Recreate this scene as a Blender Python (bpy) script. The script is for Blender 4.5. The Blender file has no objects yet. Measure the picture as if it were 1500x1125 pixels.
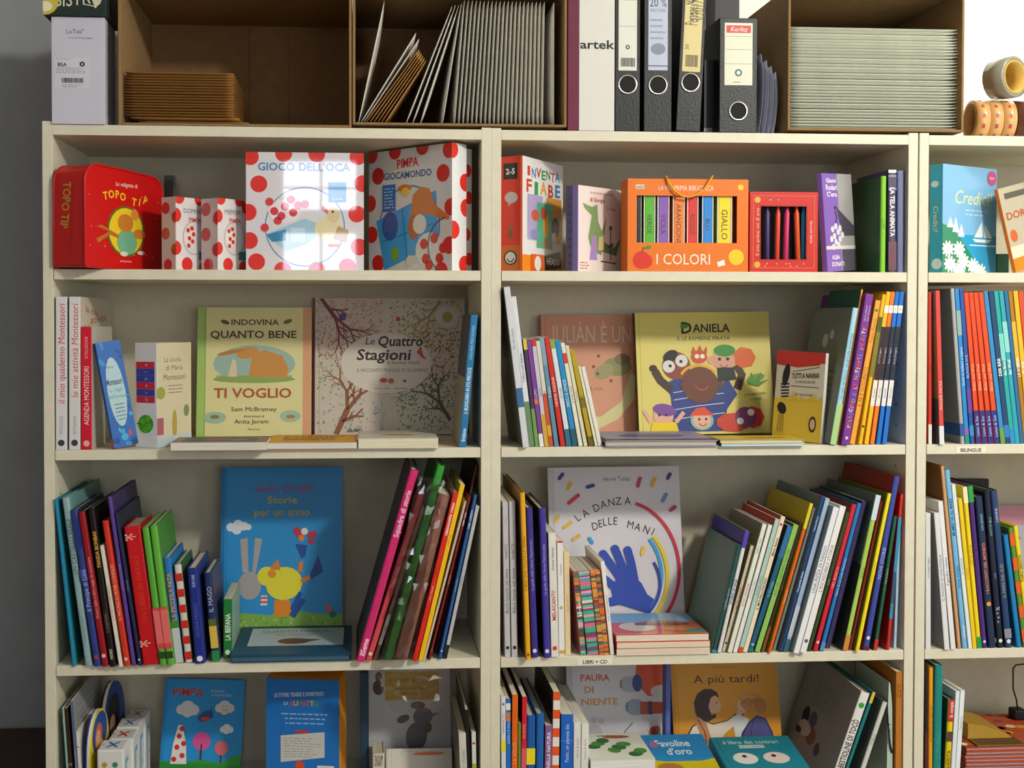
import bpy, bmesh, math, random
from mathutils import Matrix, Vector
from mathutils.geometry import tessellate_polygon
random.seed(7)
SC = bpy.context.scene
COL = SC.collection

# ------------------------------------------------------------------ camera
CAM = Vector((0.6078, -2.325, 1.65)); YAW, PITCH, ROLL = .0703, -.0208, .0011
F, SX, SY = 1745.66, -96.65, -59.0
_f = Vector((math.sin(YAW)*math.cos(PITCH), math.cos(YAW)*math.cos(PITCH), math.sin(PITCH)))
_r0 = Vector((math.cos(YAW), -math.sin(YAW), 0)); _u0 = _r0.cross(_f)
CR = _r0*math.cos(ROLL)+_u0*math.sin(ROLL); CU = -_r0*math.sin(ROLL)+_u0*math.cos(ROLL)
cam = bpy.data.cameras.new('camera'); camo = bpy.data.objects.new('camera', cam); COL.objects.link(camo)
cam.sensor_width = 36; cam.lens = F/1500*36; cam.shift_x = -SX/1500; cam.shift_y = SY/1500
cam.clip_start = .01
m = Matrix((CR, CU, -_f)).transposed().to_4x4(); m.translation = CAM; camo.matrix_world = m
SC.camera = camo

# ------------------------------------------------------------------ world, lights, exposure
SC.view_settings.view_transform = 'Standard'; SC.view_settings.look = 'None'
SC.view_settings.gamma = 1; SC.view_settings.use_curve_mapping = False
SC.view_settings.exposure = -0.17
wd = bpy.data.worlds.new('world'); SC.world = wd; wd.use_nodes = True
wd.node_tree.nodes['Background'].inputs[0].default_value = (.85, .93, 1, 1)
wd.node_tree.nodes['Background'].inputs[1].default_value = .3
def area(name, loc, target, size, power, color, sy=None):
    l = bpy.data.lights.new(name, 'AREA'); l.energy = power; l.color = color; l.size = size
    if sy: l.shape = 'RECTANGLE'; l.size_y = sy
    o = bpy.data.objects.new(name, l); COL.objects.link(o); o.location = loc
    o.rotation_euler = (Vector(target)-Vector(loc)).to_track_quat('-Z', 'Y').to_euler()
    return o
area('ceiling_lamp_light', (2.45, -2.3, 2.93), (1.1, 0, 1.2), .24, 74, (1, .97, .86))
area('wall_lamp_light', (2.75, -.75, 2.75), (2.1, .4, 2.1), .30, 9, (1, .98, .9))
area('window_daylight', (3.33, -2.2, 1.75), (.8, 0, 1.5), 1.1, 12, (.9, .97, 1), 1.2)

# ------------------------------------------------------------------ helpers
def lin(c):
    if isinstance(c, str):
        c = c.lstrip('#'); c = c if len(c) == 6 else ''.join(x*2 for x in c); c = [int(c[i:i+2], 16)/255 for i in (0, 2, 4)]
    return tuple((x/12.92 if x <= .04045 else ((x+.055)/1.055)**2.4) for x in c)
_m = {}
def mat(c, rough=.45, kind='plain', metal=0):
    k = (c, rough, kind, metal)
    if k in _m: return _m[k]
    mt = bpy.data.materials.new(kind+'_'+str(c).strip('#')); mt.use_nodes = True
    nt = mt.node_tree; b = nt.nodes['Principled BSDF']; L = nt.links
    b.inputs['Base Color'].default_value = (*lin(c), 1); b.inputs['Roughness'].default_value = rough
    b.inputs['Metallic'].default_value = metal
    if not metal: b.inputs['Specular IOR Level'].default_value = .32
    def noise(scale, a, z, det=3, vec=(1, 1, 1), bump=0):
        tc = nt.nodes.new('ShaderNodeTexCoord'); mp = nt.nodes.new('ShaderNodeMapping'); mp.inputs['Scale'].default_value = vec
        n = nt.nodes.new('ShaderNodeTexNoise'); n.inputs['Scale'].default_value = scale; n.inputs['Detail'].default_value = det
        L.new(tc.outputs['Object'], mp.inputs[0]); L.new(mp.outputs[0], n.inputs['Vector'])
        r = nt.nodes.new('ShaderNodeValToRGB'); cc = lin(c)
        r.color_ramp.elements[0].position = .3; r.color_ramp.elements[1].position = .7
        r.color_ramp.elements[0].color = (*[x*a for x in cc], 1); r.color_ramp.elements[1].color = (*[min(1, x*z) for x in cc], 1)
        L.new(n.outputs['Fac'], r.inputs[0]); L.new(r.outputs[0], b.inputs['Base Color'])
        if bump:
            bp = nt.nodes.new('ShaderNodeBump'); bp.inputs['Strength'].default_value = bump; bp.inputs['Distance'].default_value = .002
            L.new(n.outputs['Fac'], bp.inputs['Height']); L.new(bp.outputs[0], b.inputs['Normal'])
    if kind == 'pages': noise(260, .80, 1.06, 2, (.02, 1, .02))
    if kind == 'pagesz': noise(260, .80, 1.06, 2, (.02, 1, .02))
    if kind == 'card': noise(45, .90, 1.06, 5, (1, 1, 1), .25)
    if kind == 'wall': noise(9, .93, 1.05, 5, (1, 1, 1), .2)
    if kind == 'laminate': noise(40, .96, 1.03, 4, (1, 1, 1), .05)
    if kind == 'wood': noise(12, .6, 1.3, 6, (1, 1, 12), .2)
    if kind == 'fibre': noise(220, .9, 1.08, 3, (1, 1, 1), .3)
    if kind == 'paper': noise(35, .95, 1.03, 3, (1, 1, 1), .25)
    if kind == 'gloss':
        b.inputs['Coat Weight'].default_value = 1; b.inputs['Coat Roughness'].default_value = .03
    if kind == 'emit':
        b.inputs['Emission Color'].default_value = (*lin(c), 1); b.inputs['Emission Strength'].default_value = rough
        b.inputs['Roughness'].default_value = .5
    _m[k] = mt
    return mt
def attr_mat(name, rough, coat=0):
    mt = bpy.data.materials.new(name); mt.use_nodes = True; nt = mt.node_tree; b = nt.nodes['Principled BSDF']
    a = nt.nodes.new('ShaderNodeAttribute'); a.attribute_name = 'ink'; nt.links.new(a.outputs['Color'], b.inputs['Base Color'])
    b.inputs['Roughness'].default_value = rough; b.inputs['Specular IOR Level'].default_value = .32
    if coat: b.inputs['Coat Weight'].default_value = coat; b.inputs['Coat Roughness'].default_value = .03
    return mt
INK = attr_mat('printed_ink', .45); INKG = attr_mat('printed_ink_glossy', .4, 1)
def film_mat():
    mt = bpy.data.materials.new('clear_film'); mt.use_nodes = True; nt = mt.node_tree; nt.nodes.clear()
    o = nt.nodes.new('ShaderNodeOutputMaterial'); mx = nt.nodes.new('ShaderNodeMixShader'); t = nt.nodes.new('ShaderNodeBsdfTransparent')
    g = nt.nodes.new('ShaderNodeBsdfGlossy'); g.inputs['Roughness'].default_value = .12
    t.inputs[0].default_value = (.95, .95, .95, 1)
    fr = nt.nodes.new('ShaderNodeFresnel'); fr.inputs[0].default_value = 1.9
    nt.links.new(fr.outputs[0], mx.inputs[0]); nt.links.new(t.outputs[0], mx.inputs[1]); nt.links.new(g.outputs[0], mx.inputs[2]); nt.links.new(mx.outputs[0], o.inputs[0])
    return mt
FILM = film_mat()

def mesh(name, vs, fs, ms, parent=None, fm=None, smooth=False):
    me = bpy.data.meshes.new(name); me.from_pydata([tuple(v) for v in vs], [], fs)
    for x in (ms if isinstance(ms, (list, tuple)) else [ms]): me.materials.append(x)
    if fm: me.polygons.foreach_set('material_index', fm)
    if smooth: me.polygons.foreach_set('use_smooth', [True]*len(me.polygons))
    me.update()
    o = bpy.data.objects.new(name, me); COL.objects.link(o)
    if parent: o.parent = parent
    return o
BF = [(0, 3, 2, 1), (4, 5, 6, 7), (0, 1, 5, 4), (1, 2, 6, 5), (2, 3, 7, 6), (3, 0, 4, 7)]
def boxv(x0, x1, y0, y1, z0, z1):
    return [(x0, y0, z0), (x1, y0, z0), (x1, y1, z0), (x0, y1, z0), (x0, y0, z1), (x1, y0, z1), (x1, y1, z1), (x0, y1, z1)]
def box(name, x0, x1, y0, y1, z0, z1, mt, parent=None, bev=0, seg=2):
    if not bev: return mesh(name, boxv(x0, x1, y0, y1, z0, z1), BF, mt, parent)
    bm = bmesh.new(); vs = [bm.verts.new(v) for v in boxv(x0, x1, y0, y1, z0, z1)]
    for f in BF: bm.faces.new([vs[i] for i in f])
    bmesh.ops.bevel(bm, geom=bm.edges[:], offset=bev, segments=seg, affect='EDGES', profile=.5)
    me = bpy.data.meshes.new(name); bm.to_mesh(me); bm.free(); me.materials.append(mt)
    o = bpy.data.objects.new(name, me); COL.objects.link(o)
    if parent: o.parent = parent
    return o
def prism(name, pts, y0, y1, mt, parent=None, plane='xz'):
    n = len(pts)
    if plane == 'xz': vs = [(a, y0, b) for a, b in pts]+[(a, y1, b) for a, b in pts]
    else: vs = [(a, b, y0) for a, b in pts]+[(a, b, y1) for a, b in pts]
    tri = tessellate_polygon([[Vector((a, b, 0)) for a, b in pts]])
    fs = [tuple(t) for t in tri]+[tuple(i+n for i in reversed(t)) for t in tri]+[(i, i+n, (i+1) % n+n, (i+1) % n) for i in range(n)]
    o = mesh(name, vs, fs, mt, parent)
    bm = bmesh.new(); bm.from_mesh(o.data); bmesh.ops.recalc_face_normals(bm, faces=bm.faces[:]); bm.to_mesh(o.data); bm.free()
    return o
def tube(name, pts, rad, mt, parent=None, n=8, closed=False):
    vs = []; fs = []; P_ = [Vector(p) for p in pts]; N = len(P_)
    for i, p in enumerate(P_):
        d = (P_[(i+1) % N if closed else min(i+1, N-1)]-P_[(i-1) % N if closed else max(i-1, 0)]).normalized()
        a = d.cross(Vector((0, 1, .01))).normalized() if abs(d.y) < .9 else d.cross(Vector((1, 0, 0))).normalized()
        b = d.cross(a)
        for k in range(n):
            t = 2*math.pi*k/n; vs.append(p+a*rad*math.cos(t)+b*rad*math.sin(t))
    for i in range(N if closed else N-1):
        j = (i+1) % N
        for k in range(n): fs.append((i*n+k, i*n+(k+1) % n, j*n+(k+1) % n, j*n+k))
    if not closed: fs += [tuple(range(n))[::-1], tuple((N-1)*n+k for k in range(n))]
    return mesh(name, vs, fs, mt, parent, smooth=True)
def ringmesh(name, r0, r1, y0, y1, mt, parent=None, n=36, axis='y', mo=None):
    vs = []; fs = []; fm = []
    for k in range(n):
        t = 2*math.pi*k/n; c, s = math.cos(t), math.sin(t)
        for r, y in ((r1, y0), (r1, y1), (r0, y1), (r0, y0)): vs.append((r*c, y, r*s) if axis == 'y' else (y, r*c, r*s))
    for k in range(n):
        j = (k+1) % n
        for q in range(4):
            fs.append((k*4+q, j*4+q, j*4+(q+1) % 4, k*4+(q+1) % 4)); fm.append(1 if (mo and q == 0) else 0)
    return mesh(name, vs, fs, [mt]+([mo] if mo else []), parent, fm, True)
def thing(name, label, cat, M=None, group=None):
    o = bpy.data.objects.new(name, None); COL.objects.link(o); o.empty_display_size = .02
    if M is not None: o.matrix_world = M
    o['label'] = label; o['category'] = cat
    if group: o['group'] = group
    return o
def struct(o): o['kind'] = 'structure'; return o
def tag(o, label, cat, group=None):
    o['label'] = label; o['category'] = cat
    if group: o['group'] = group
    return o
# a pixel of the photograph -> point on the plane Y = y
def P(px, py, Y=0.0):
    v = CR*((px-750-SX)/F)-CU*((py-562.5-SY)/F)+_f
    return CAM+v*((Y-CAM.y)/v.y)
def pxx(px, Y, py=500): return P(px, py, Y).x
def pzz(py, Y, px=700): return P(px, py, Y).z
def line_hit(px, py, C, D):   # 2-D: distance s along D from C where the column px crosses it
    v = CR*((px-750-SX)/F)-CU*((py-562.5-SY)/F)+_f
    # CAM.xy + a v = C + s D
    det = v.x*(-D[1])+D[0]*v.y
    bx, by = C[0]-CAM.x, C[1]-CAM.y
    return (v.x*by-v.y*bx)/det

# ------------------------------------------------------------------ glyphs (built-in font, one mesh outline per letter)
GL = {}
def load_glyphs():
    chars = ''.join(chr(i) for i in range(33, 127))+'àèéìòùÀÈÉÌÒÙÁÄÓó®'
    obs = []
    def mk(body, off):
        c = bpy.data.curves.new('g', 'FONT'); c.body = body; c.size = 1; c.resolution_u = 2; c.offset = off; c.fill_mode = 'FRONT'
        o = bpy.data.objects.new('g', c); COL.objects.link(o); return o
    for off in (0, .022):
        obs.append((None, off, mk('||', off)))
        for ch in chars:
            obs.append((ch, off, mk(ch, off))); obs.append(('|'+ch, off, mk('|'+ch+'|', off)))
    dg = bpy.context.evaluated_depsgraph_get(); dg.update()
    base = {}
    for ch, off, o in obs:
        me = o.evaluated_get(dg).to_mesh()
        co = [v.co.copy() for v in me.vertices]
        if ch is None: base[off] = max(v.x for v in co)-min(v.x for v in co)
        elif len(ch) == 2: GL[(ch[1], off > 0)][2] = (max(v.x for v in co)-min(v.x for v in co))-base[off]
        else: GL[(ch, off > 0)] = [[(v.x, v.y) for v in co], [tuple(p.vertices) for p in me.polygons], .5]
        o.evaluated_get(dg).to_mesh_clear()
    for _, _, o in obs:
        c = o.data; bpy.data.objects.remove(o); bpy.data.curves.remove(c)
    for b in (False, True): GL[(' ', b)] = [[], [], .3]
load_glyphs()

# ------------------------------------------------------------------ flat print laid on a surface
class Art:
    STEP = .00004
    def __init__(s, org, ux, vz, W, H):
        s.o = Vector(org); s.u = Vector(ux); s.v = Vector(vz); s.n = s.u.cross(s.v).normalized(); s.W = W; s.H = H
        s.vs = []; s.fs = []; s.cs = []; s.l = 1; s.clip = True
    def _add(s, pts, fs, c, clip=True):
        k = len(s.vs); d = s.n*(s.l*s.STEP); s.l += 1
        for a, b in pts:
            if clip: a = min(max(a, 0), s.W); b = min(max(b, 0), s.H)
            s.vs.append(s.o+s.u*a+s.v*b+d)
        c = lin(c)
        for f in fs: s.fs.append(tuple(i+k for i in f)); s.cs.append(c)
    def poly(s, pts, c):      # fractions of width and height
        pts = [(a*s.W, b*s.H) for a, b in pts]
        tri = tessellate_polygon([[Vector((a, b, 0)) for a, b in pts]])
        def fix(t):
            (ax, ay), (bx, by), (cx, cy) = (pts[i] for i in t)
            return tuple(t) if (bx-ax)*(cy-ay)-(by-ay)*(cx-ax) > 0 else tuple(reversed(t))
        s._add(pts, [fix(t) for t in tri], c)
    def rect(s, u0, u1, v0, v1, c): s.poly([(u0, v0), (u1, v0), (u1, v1), (u0, v1)], c)
    def ell(s, u, v, ru, rv, c, n=20, rot=0):     # radii in fractions of W and H
        cr, sr = math.cos(math.radians(rot)), math.sin(math.radians(rot)); a, b = ru*s.W, rv*s.H
        pts = [(u*s.W+a*math.cos(t)*cr-b*math.sin(t)*sr, v*s.H+a*math.cos(t)*sr+b*math.sin(t)*cr) for t in [2*math.pi*i/n for i in range(n)]]
        s._add(pts, [tuple(range(n))], c)
    def circ(s, u, v, r, c, n=20): s.ell(u, v, r, r*s.W/s.H, c, n)
    def stroke(s, pts, w, c, closed=False):       # w as a fraction of W
        p = [Vector((a*s.W, b*s.H)) for a, b in pts]; w *= s.W/2; N = len(p); q = []
        for i in range(N):
            d = p[(i+1) % N if closed else min(i+1, N-1)]-p[(i-1) % N if closed else max(i-1, 0)]
            if d.length == 0: d = Vector((1, 0))
            d.normalize(); nn = Vector((-d.y, d.x))*w
            q.append(tuple(p[i]-nn)); q.append(tuple(p[i]+nn))
        fs = [(2*i, 2*((i+1) % N), 2*((i+1) % N)+1, 2*i+1) for i in range(N if closed else N-1)]
        s._add(q, fs, c)
    def arc(s, u, v, ru, a0, a1, w, c, rv=None, n=24):
        rv = rv or ru*s.W/s.H
        s.stroke([(u+ru*math.cos(math.radians(a0+(a1-a0)*i/n)), v+rv*math.sin(math.radians(a0+(a1-a0)*i/n))) for i in range(n+1)], w, c)
    def text(s, t, u, v, h, c, al='c', rot=0, bold=False, maxw=None, shear=0, sp=1, fit=None, sx=1, jit=0):
        # h: capital height as a fraction of H; v is the middle line; maxw / fit: width limit in metres
        k = h*s.H/.72; wid = sum(GL.get((ch, bold), GL[(' ', bold)])[2]*sp for ch in t)*k*sx
        fx = sx
        if maxw and wid > maxw: fx = sx*maxw/wid; wid = maxw
        if fit and wid: fx = fx*fit/wid; wid = fit
        x = {'c': -wid/2, 'l': 0, 'r': -wid}[al]; cr, sr = math.cos(math.radians(rot)), math.sin(math.radians(rot))
        rn = random.Random(len(t)*7+3); pts = []; fs = []
        for ch in t:
            g = GL.get((ch, bold), GL[(' ', bold)]); b0 = len(pts)
            dy = rn.uniform(-jit, jit)*k; ja = rn.uniform(-jit, jit)*1.2; cj, sj = math.cos(ja), math.sin(ja)
            for a, b in g[0]:
                aa = (a*cj-b*sj); bb = a*sj+b*cj
                X = x+aa*k*fx+bb*k*shear; Y = bb*k-.36*k+dy
                pts.append((u*s.W+X*cr-Y*sr, v*s.H+X*sr+Y*cr))
            fs += [tuple(i+b0 for i in f) for f in g[1]]
            x += g[2]*sp*k*fx
        s._add(pts, fs, c)
    def lines(s, u0, u1, v0, v1, n, c, w=.35, al='l'):   # small unreadable print
        rn = random.Random(int(u0*100)+n); dv = (v1-v0)/n
        for i in range(n):
            L = (u1-u0)*rn.uniform(.7, 1); a = u0 if al == 'l' else (u0+u1)/2-L/2; x = a; vv = v1-(i+.5)*dv
            while x < a+L:
                q = min(rn.uniform(.03, .1), a+L-x+.01); s.rect(x, x+q, vv-dv*w/2, vv+dv*w/2, c); s.l -= 1; x += q+.018
        s.l += 1
    def dots(s, c, lst, r):
        for u, v in lst: s.circ(u, v, r, c); s.l -= 1
        s.l += 1
    def build(s, name, parent, glossy=False):
        if not s.fs: return None
        o = mesh(name, s.vs, s.fs, INKG if glossy else INK, parent)
        at = o.data.color_attributes.new('ink', 'FLOAT_COLOR', 'CORNER'); buf = []
        for f, c in zip(s.fs, s.cs): buf += [c[0], c[1], c[2], 1]*len(f)
        at.data.foreach_set('color', buf)
        return o

# ------------------------------------------------------------------ books
# canonical pose: front cover faces -Y, spine on the left (x = 0), base at z = 0, thickness along +Y
def book_parts(root, w, h, t, cover, spine=None, hard=True, pages='#e6dfc8', rough=.42, front=None, spine_art=None, back=None, spw=None, coat=False, rnd=0, backc=None):
    spine = spine or cover; b = min(.0022 if hard else .0007, t*.22); ov = .003 if hard else .0003
    k = 'gloss' if coat else 'plain'
    r = min(t*.30, .004) if hard else min(t*.12, .0012)
    # U-shaped case: outline in XY, extruded in Z
    g = .0007 if (hard and w > .09 and b > .0015) else 0
    F1 = [(r, 0)]+([(.0085, 0), (.0098, g), (.0115, g), (.0128, 0)] if g else [])+[(w, 0)]
    out = [(0, r), (r*.3, r*.3)]+F1+[(w, b), (b*1.2, b), (b*1.2, t-b), (w, t-b)]+[(x, t-y) for x, y in reversed(F1)]+[(r*.3, t-r*.3), (0, t-r)]
    n = len(out); nf = len(F1)
    vs = [(x, y, 0) for x, y in out]+[(x, y, h) for x, y in out]
    fs = []; fm = []
    for i in range(n):
        j = (i+1) % n; fs.append((i, j, j+n, i+n)); fm.append(1 if (i < 2 or i >= n-3) else (2 if i >= nf+6 else 0))
    for q in tessellate_polygon([[Vector((x, y, 0)) for x, y in out]]):
        (ax, ay), (bx, by), (cx, cy) = (out[k_] for k_ in q)
        q = tuple(q) if (bx-ax)*(cy-ay)-(by-ay)*(cx-ax) < 0 else tuple(reversed(q))
        fs.append(q); fm.append(0); fs.append(tuple(k_+n for k_ in reversed(q))); fm.append(0)
    mesh('cover', vs, fs, [mat(cover, rough, k), mat(spine, rough, k), mat(backc or cover, rough, k)], root, fm)
    mesh('page_block', boxv(b*1.2, w-ov, b, t-b, ov, h-ov), BF, mat(pages, .8, 'pages'), root)
    e = .00015
    if front:
        a = Art((0, -e, 0), (1, 0, 0), (0, 0, 1), w, h); front(a); a.build('cover_print', root, coat)
    if spine_art:
        a = Art((-e, t, 0), (0, -1, 0), (0, 0, 1), t, h); spine_art(a); a.build('spine_print', root, coat)
    if back:
        a = Art((w, t+e, 0), (-1, 0, 0), (0, 0, 1), w, h); back(a); a.build('back_print', root, coat)

T = Matrix.Translation
def R(a, ax): return Matrix.Rotation(a, 4, ax)
def sp_print(t='', c='#222222', d='u', bands=(), lo=.08, hi=.92, hs=.62, bold=False, shear=0, extra=(), dot=None, t2=None):
    def fn(a):
        for v0, v1, bc in bands: a.rect(0, 1, v0, v1, bc)
        rot = 90 if d == 'u' else -90
        def one(t, lo, hi, c, hs):
            if t: a.text(t, .5, (lo+hi)/2, hs*a.W/a.H, c, rot=rot, maxw=(hi-lo)*a.H, bold=bold, shear=shear)
        one(t, lo, hi, c, hs)
        for e in extra: one(e[0], e[1], e[2], e[3], e[4] if len(e) > 4 else hs)
        if dot: a.circ(.5, dot[0], .3, dot[1], 12)
    return fn

ALLSP = []
def shrink_pairs(items):
    # items: dicts with X centre of base, t, a (lean), h ; keep neighbours from cutting into each other
    def xr(b, z, side):
        # x of left/right side at height z above the shelf (or None)
        a, t, h = b['a'], b['t'], b['h']; ca, sa = math.cos(a), math.sin(a)
        cx, cz = b['X'], t/2*abs(sa)
        cs = [(cx+sx*t/2*ca+v*h*sa, cz-sx*t/2*sa+v*h*ca) for sx, v in ((-1, 0), (1, 0), (1, 1), (-1, 1))]
        xs = []
        for i in range(4):
            (x0, z0), (x1, z1) = cs[i], cs[(i+1) % 4]
            if (z0-z)*(z1-z) <= 0 and z0 != z1: xs.append(x0+(x1-x0)*(z-z0)/(z1-z0))
        if not xs: return None
        return max(xs) if side > 0 else min(xs)
    for it in range(14):
        bad = 0
        for L, Rr in zip(items, items[1:]):
            pen = -1
            for k in range(1, 40):
                z = k*.0085
                x1, x2 = xr(L, z, 1), xr(Rr, z, -1)
                if x1 is not None and x2 is not None: pen = max(pen, x1-x2)
            pen += .0004
            if pen > 0:
                bad = max(bad, pen)
                tot = L['t']+Rr['t']; d = pen*.7
                for b, sg in ((L, -1), (Rr, 1)):
                    q = min(d*b['t']/tot, max(0, b['t']-.0042)*.5)
                    b['t'] -= q; b['X'] += sg*q/2
                    b['X'] += sg*(d*b['t']/tot-q)*.6
                da = Rr['a']-L['a']
                L['a'] += da*.08; Rr['a'] -= da*.08
    if bad > .0015: print('GROUP residual overlap %.4f' % bad, items[0]['label'][:50])
ROWZ = {}
def spines(row, group, where, items, yf=.004):
    zs = ROWZ[row]; L = []
    for it in items:
        xb0, xb1, xt0, xt1, yt, col, lab = it[:7]; o = dict(it[7]) if len(it) > 7 else {}
        Y = o.pop('y', yf)
        yb = {'A': 397, 'B': 655, 'C': 968, 'D': 1199}[row]
        if row == 'D':   # measured at y = 1125; extend down to the shelf
            k = (yb-yt)/(1125.-yt); xb0, xb1 = xt0+(xb0-xt0)*k, xt1+(xb1-xt1)*k
        a0, a1, t0, t1 = P(xb0, yb, Y), P(xb1, yb, Y), P(xt0, yt, Y), P(xt1, yt, Y)
        X = (a0.x+a1.x)/2; Xt = (t0.x+t1.x)/2; Zt = t0.z-zs
        a = math.atan2(Xt-X, Zt); wpx = ((a1.x-a0.x)+(t1.x-t0.x))/2
        L.append(dict(X=X, a=a, t=max(.003, wpx*math.cos(a)), h=Zt/math.cos(a), Y=Y, o=o, col=col, label=lab))
    shrink_pairs(L)
    for b in L:
        o = b['o']; a, t, h = b['a'], b['t'], b['h']
        w = o.pop('w', min(.255, h*.74)); w = min(w, .305-b['Y'])
        base = (b['X'], b['Y'], zs+.0004+t/2*abs(math.sin(a)))
        # canonical -> spine towards the camera; centre of the spine's foot on the base point
        M = T(base) @ R(a, 'Y') @ T((t/2, 0, 0)) @ R(math.pi/2, 'Z')
        lab = b['label']+(', '+where if where else '')
        r = thing('book', lab, 'book', M, group)
        pr = o.pop('print', None) or dict(t=o.pop('t', ''), c=o.pop('c', '#222222'), d=o.pop('d', 'd'), bands=o.pop('bands', ()),
             lo=o.pop('lo', .1), hi=o.pop('hi', .9), hs=o.pop('hs', .62), bold=o.pop('bold', False), extra=o.pop('extra', ()), dot=o.pop('dot', None), shear=o.pop('shear', 0))
        book_parts(r, w, h, t, o.pop('cov', b['col']), b['col'], spine_art=sp_print(**pr), **o)
    return L
def face(row, xl, xr, yt, Yb, Yt, t, cover, label, group, roll=0, name='book', cat='book', **k):
    zs = ROWZ[row]; Ym = (Yb+Yt)/2
    xa, xb = pxx(xl, Ym, yt+90), pxx(xr, Ym, yt+90); H = pzz(yt, Yt, (xl+xr)/2)-zs
    h = math.hypot(H, Yt-Yb); tilt = math.atan2(Yt-Yb, H); w = xb-xa
    M = T((xa, Yb, zs+.0005+w*max(0, math.sin(roll))+t*math.sin(abs(tilt)))) @ R(roll, 'Y') @ R(-tilt, 'X')
    # keep the raised back edge on the shelf
    r = thing(name, label, cat, M, group)
    book_parts(r, w, h, t, cover, **k)
    return r, w, h
def yawed(row, xc, Yc, yaw, xl, xr, yt, cover, label, group, side='L', name='book', cat='book', lean=0, dry=False, ext=0, **k):
    """side 'L': spine/side face seen left of the corner xc, cover to its right (yaw > 0).
       side 'R': cover left of the corner, side face right of it (yaw < 0)."""
    zs = ROWZ[row]; ym = (yt+pxrow(row))/2; C = P(xc, ym, Yc); c, s = math.cos(yaw), math.sin(yaw)
    h = P(xc, yt, Yc).z-zs
    if side == 'L':
        w = line_hit(xr, ym, (C.x, C.y), (c, s)) if xr else k.pop('w'); t = line_hit(xl, ym, (C.x, C.y), (-s, c)) if xl else k.pop('t'); org = (C.x, C.y)
    else:
        w = line_hit(xl, ym, (C.x, C.y), (-c, -s)) if xl else k.pop('w'); t = line_hit(xr, ym, (C.x, C.y), (-s, c)) if xr else k.pop('t'); org = (C.x-w*c, C.y-w*s)
    M = T((org[0], org[1], zs+.0005+((w*c+(t*abs(s) if side == 'R' else 0))*math.sin(lean) if lean > 0 else (t*abs(s)*math.sin(-lean) if side == 'L' else 0)))) @ R(lean, 'Y') @ R(yaw, 'Z')
    r = thing(name, label, cat, M, group)
    if not dry: book_parts(r, w, h, t, cover, **k)
    return r, w, h, t
def pxrow(row): return {'A': 397, 'B': 655, 'C': 968, 'D': 1199}[row]
def flat(z, xl, xr, Y0, d, t, cover, label, group, yaw=0, **k):
    xa, xb = pxx(xl, Y0, 800), pxx(xr, Y0, 800); w = xb-xa
    M = T((xa, Y0, z+.0005+t)) @ R(yaw, 'Z') @ R(-math.pi/2, 'X')
    r = thing('book', label, 'book', M, group)
    book_parts(r, w, d, t, cover, **k)
    return r, w
# ------------------------------------------------------------------ the room
BW, TH, GAP = .86, .0194, .0033
DEP = .3104
Z0, ZA, ZB, ZC, ZD, ZE = 2.0, 1.7445, 1.3978, .9818, .674, .36
ROWZ.update(A=ZA, B=ZB, C=ZC, D=ZD, E=ZE, T=Z0+.0198)
WY = .385
struct(box('floor', -1.6, 3.4, -4.6, WY+.1, -.05, 0, mat('#7a5a3c', .5, 'wood')))
struct(box('ceiling', -1.6, 3.4, -4.6, WY+.1, 3.0, 3.05, mat('#ece8dd', .8, 'wall')))
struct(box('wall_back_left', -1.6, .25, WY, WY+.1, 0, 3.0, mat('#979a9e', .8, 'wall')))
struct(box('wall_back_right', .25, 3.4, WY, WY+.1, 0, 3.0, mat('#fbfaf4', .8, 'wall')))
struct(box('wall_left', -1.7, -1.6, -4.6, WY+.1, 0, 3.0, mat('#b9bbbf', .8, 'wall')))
for a in ((3.4, 3.5, -4.6, WY+.1, 0, 1.05), (3.4, 3.5, -4.6, WY+.1, 2.45, 3.0), (3.4, 3.5, -4.6, -2.9, 1.05, 2.45), (3.4, 3.5, -1.5, WY+.1, 1.05, 2.45)):
    struct(box('wall_right', *a, mat('#ece9e0', .8, 'wall')))
w1 = struct(box('window_1', 3.46, 3.47, -2.9, -1.5, 1.05, 2.45, mat('#dfeaf5', 1.2, 'emit')))
for a in ((3.41, 3.455, -2.9, -2.84, 1.05, 2.45), (3.41, 3.455, -1.56, -1.5, 1.05, 2.45), (3.41, 3.455, -2.23, -2.17, 1.05, 2.45), (3.41, 3.455, -2.84, -1.56, 1.05, 1.11), (3.41, 3.455, -2.84, -1.56, 2.39, 2.45)):
    box('window_frame', *a, mat('#f2f0ea', .4), w1)
# wall behind the camera with the small bright window mirrored in the glossy game box
WX0, WX1, WZ0, WZ1 = .12, .60, 1.90, 2.64
VX0, VX1, VZ0, VZ1 = 1.3, 2.9, .8, 2.2
for a in ((-1.6, WX0, 0, 3), (WX1, VX0, 0, 3), (VX1, 3.4, 0, 3), (VX0, VX1, 0, VZ0), (VX0, VX1, VZ1, 3), (WX0, WX1, 0, WZ0), (WX0, WX1, WZ1, 3)):
    struct(box('wall_front', a[0], a[1], -4.7, -4.6, a[2], a[3], mat('#cfc6b4', .8, 'wall')))
w2 = struct(box('window_2', WX0, WX1, -4.69, -4.68, WZ0, WZ1, mat('#e6ecff', 15, 'emit')))
for a in ((WX0, WX0+.03, WZ0, WZ1), (WX1-.03, WX1, WZ0, WZ1), (.36, .377, WZ0, WZ1), (WX0+.03, WX1-.03, WZ0, WZ0+.03), (WX0+.03, WX1-.03, WZ1-.03, WZ1), (WX0+.03, WX1-.03, 2.19, 2.33), (WX0+.03, WX1-.03, 2.45, 2.462)):
    box('window_frame', a[0], a[1], -4.67, -4.63, a[2], a[3], mat('#efece4', .4), w2)
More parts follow.
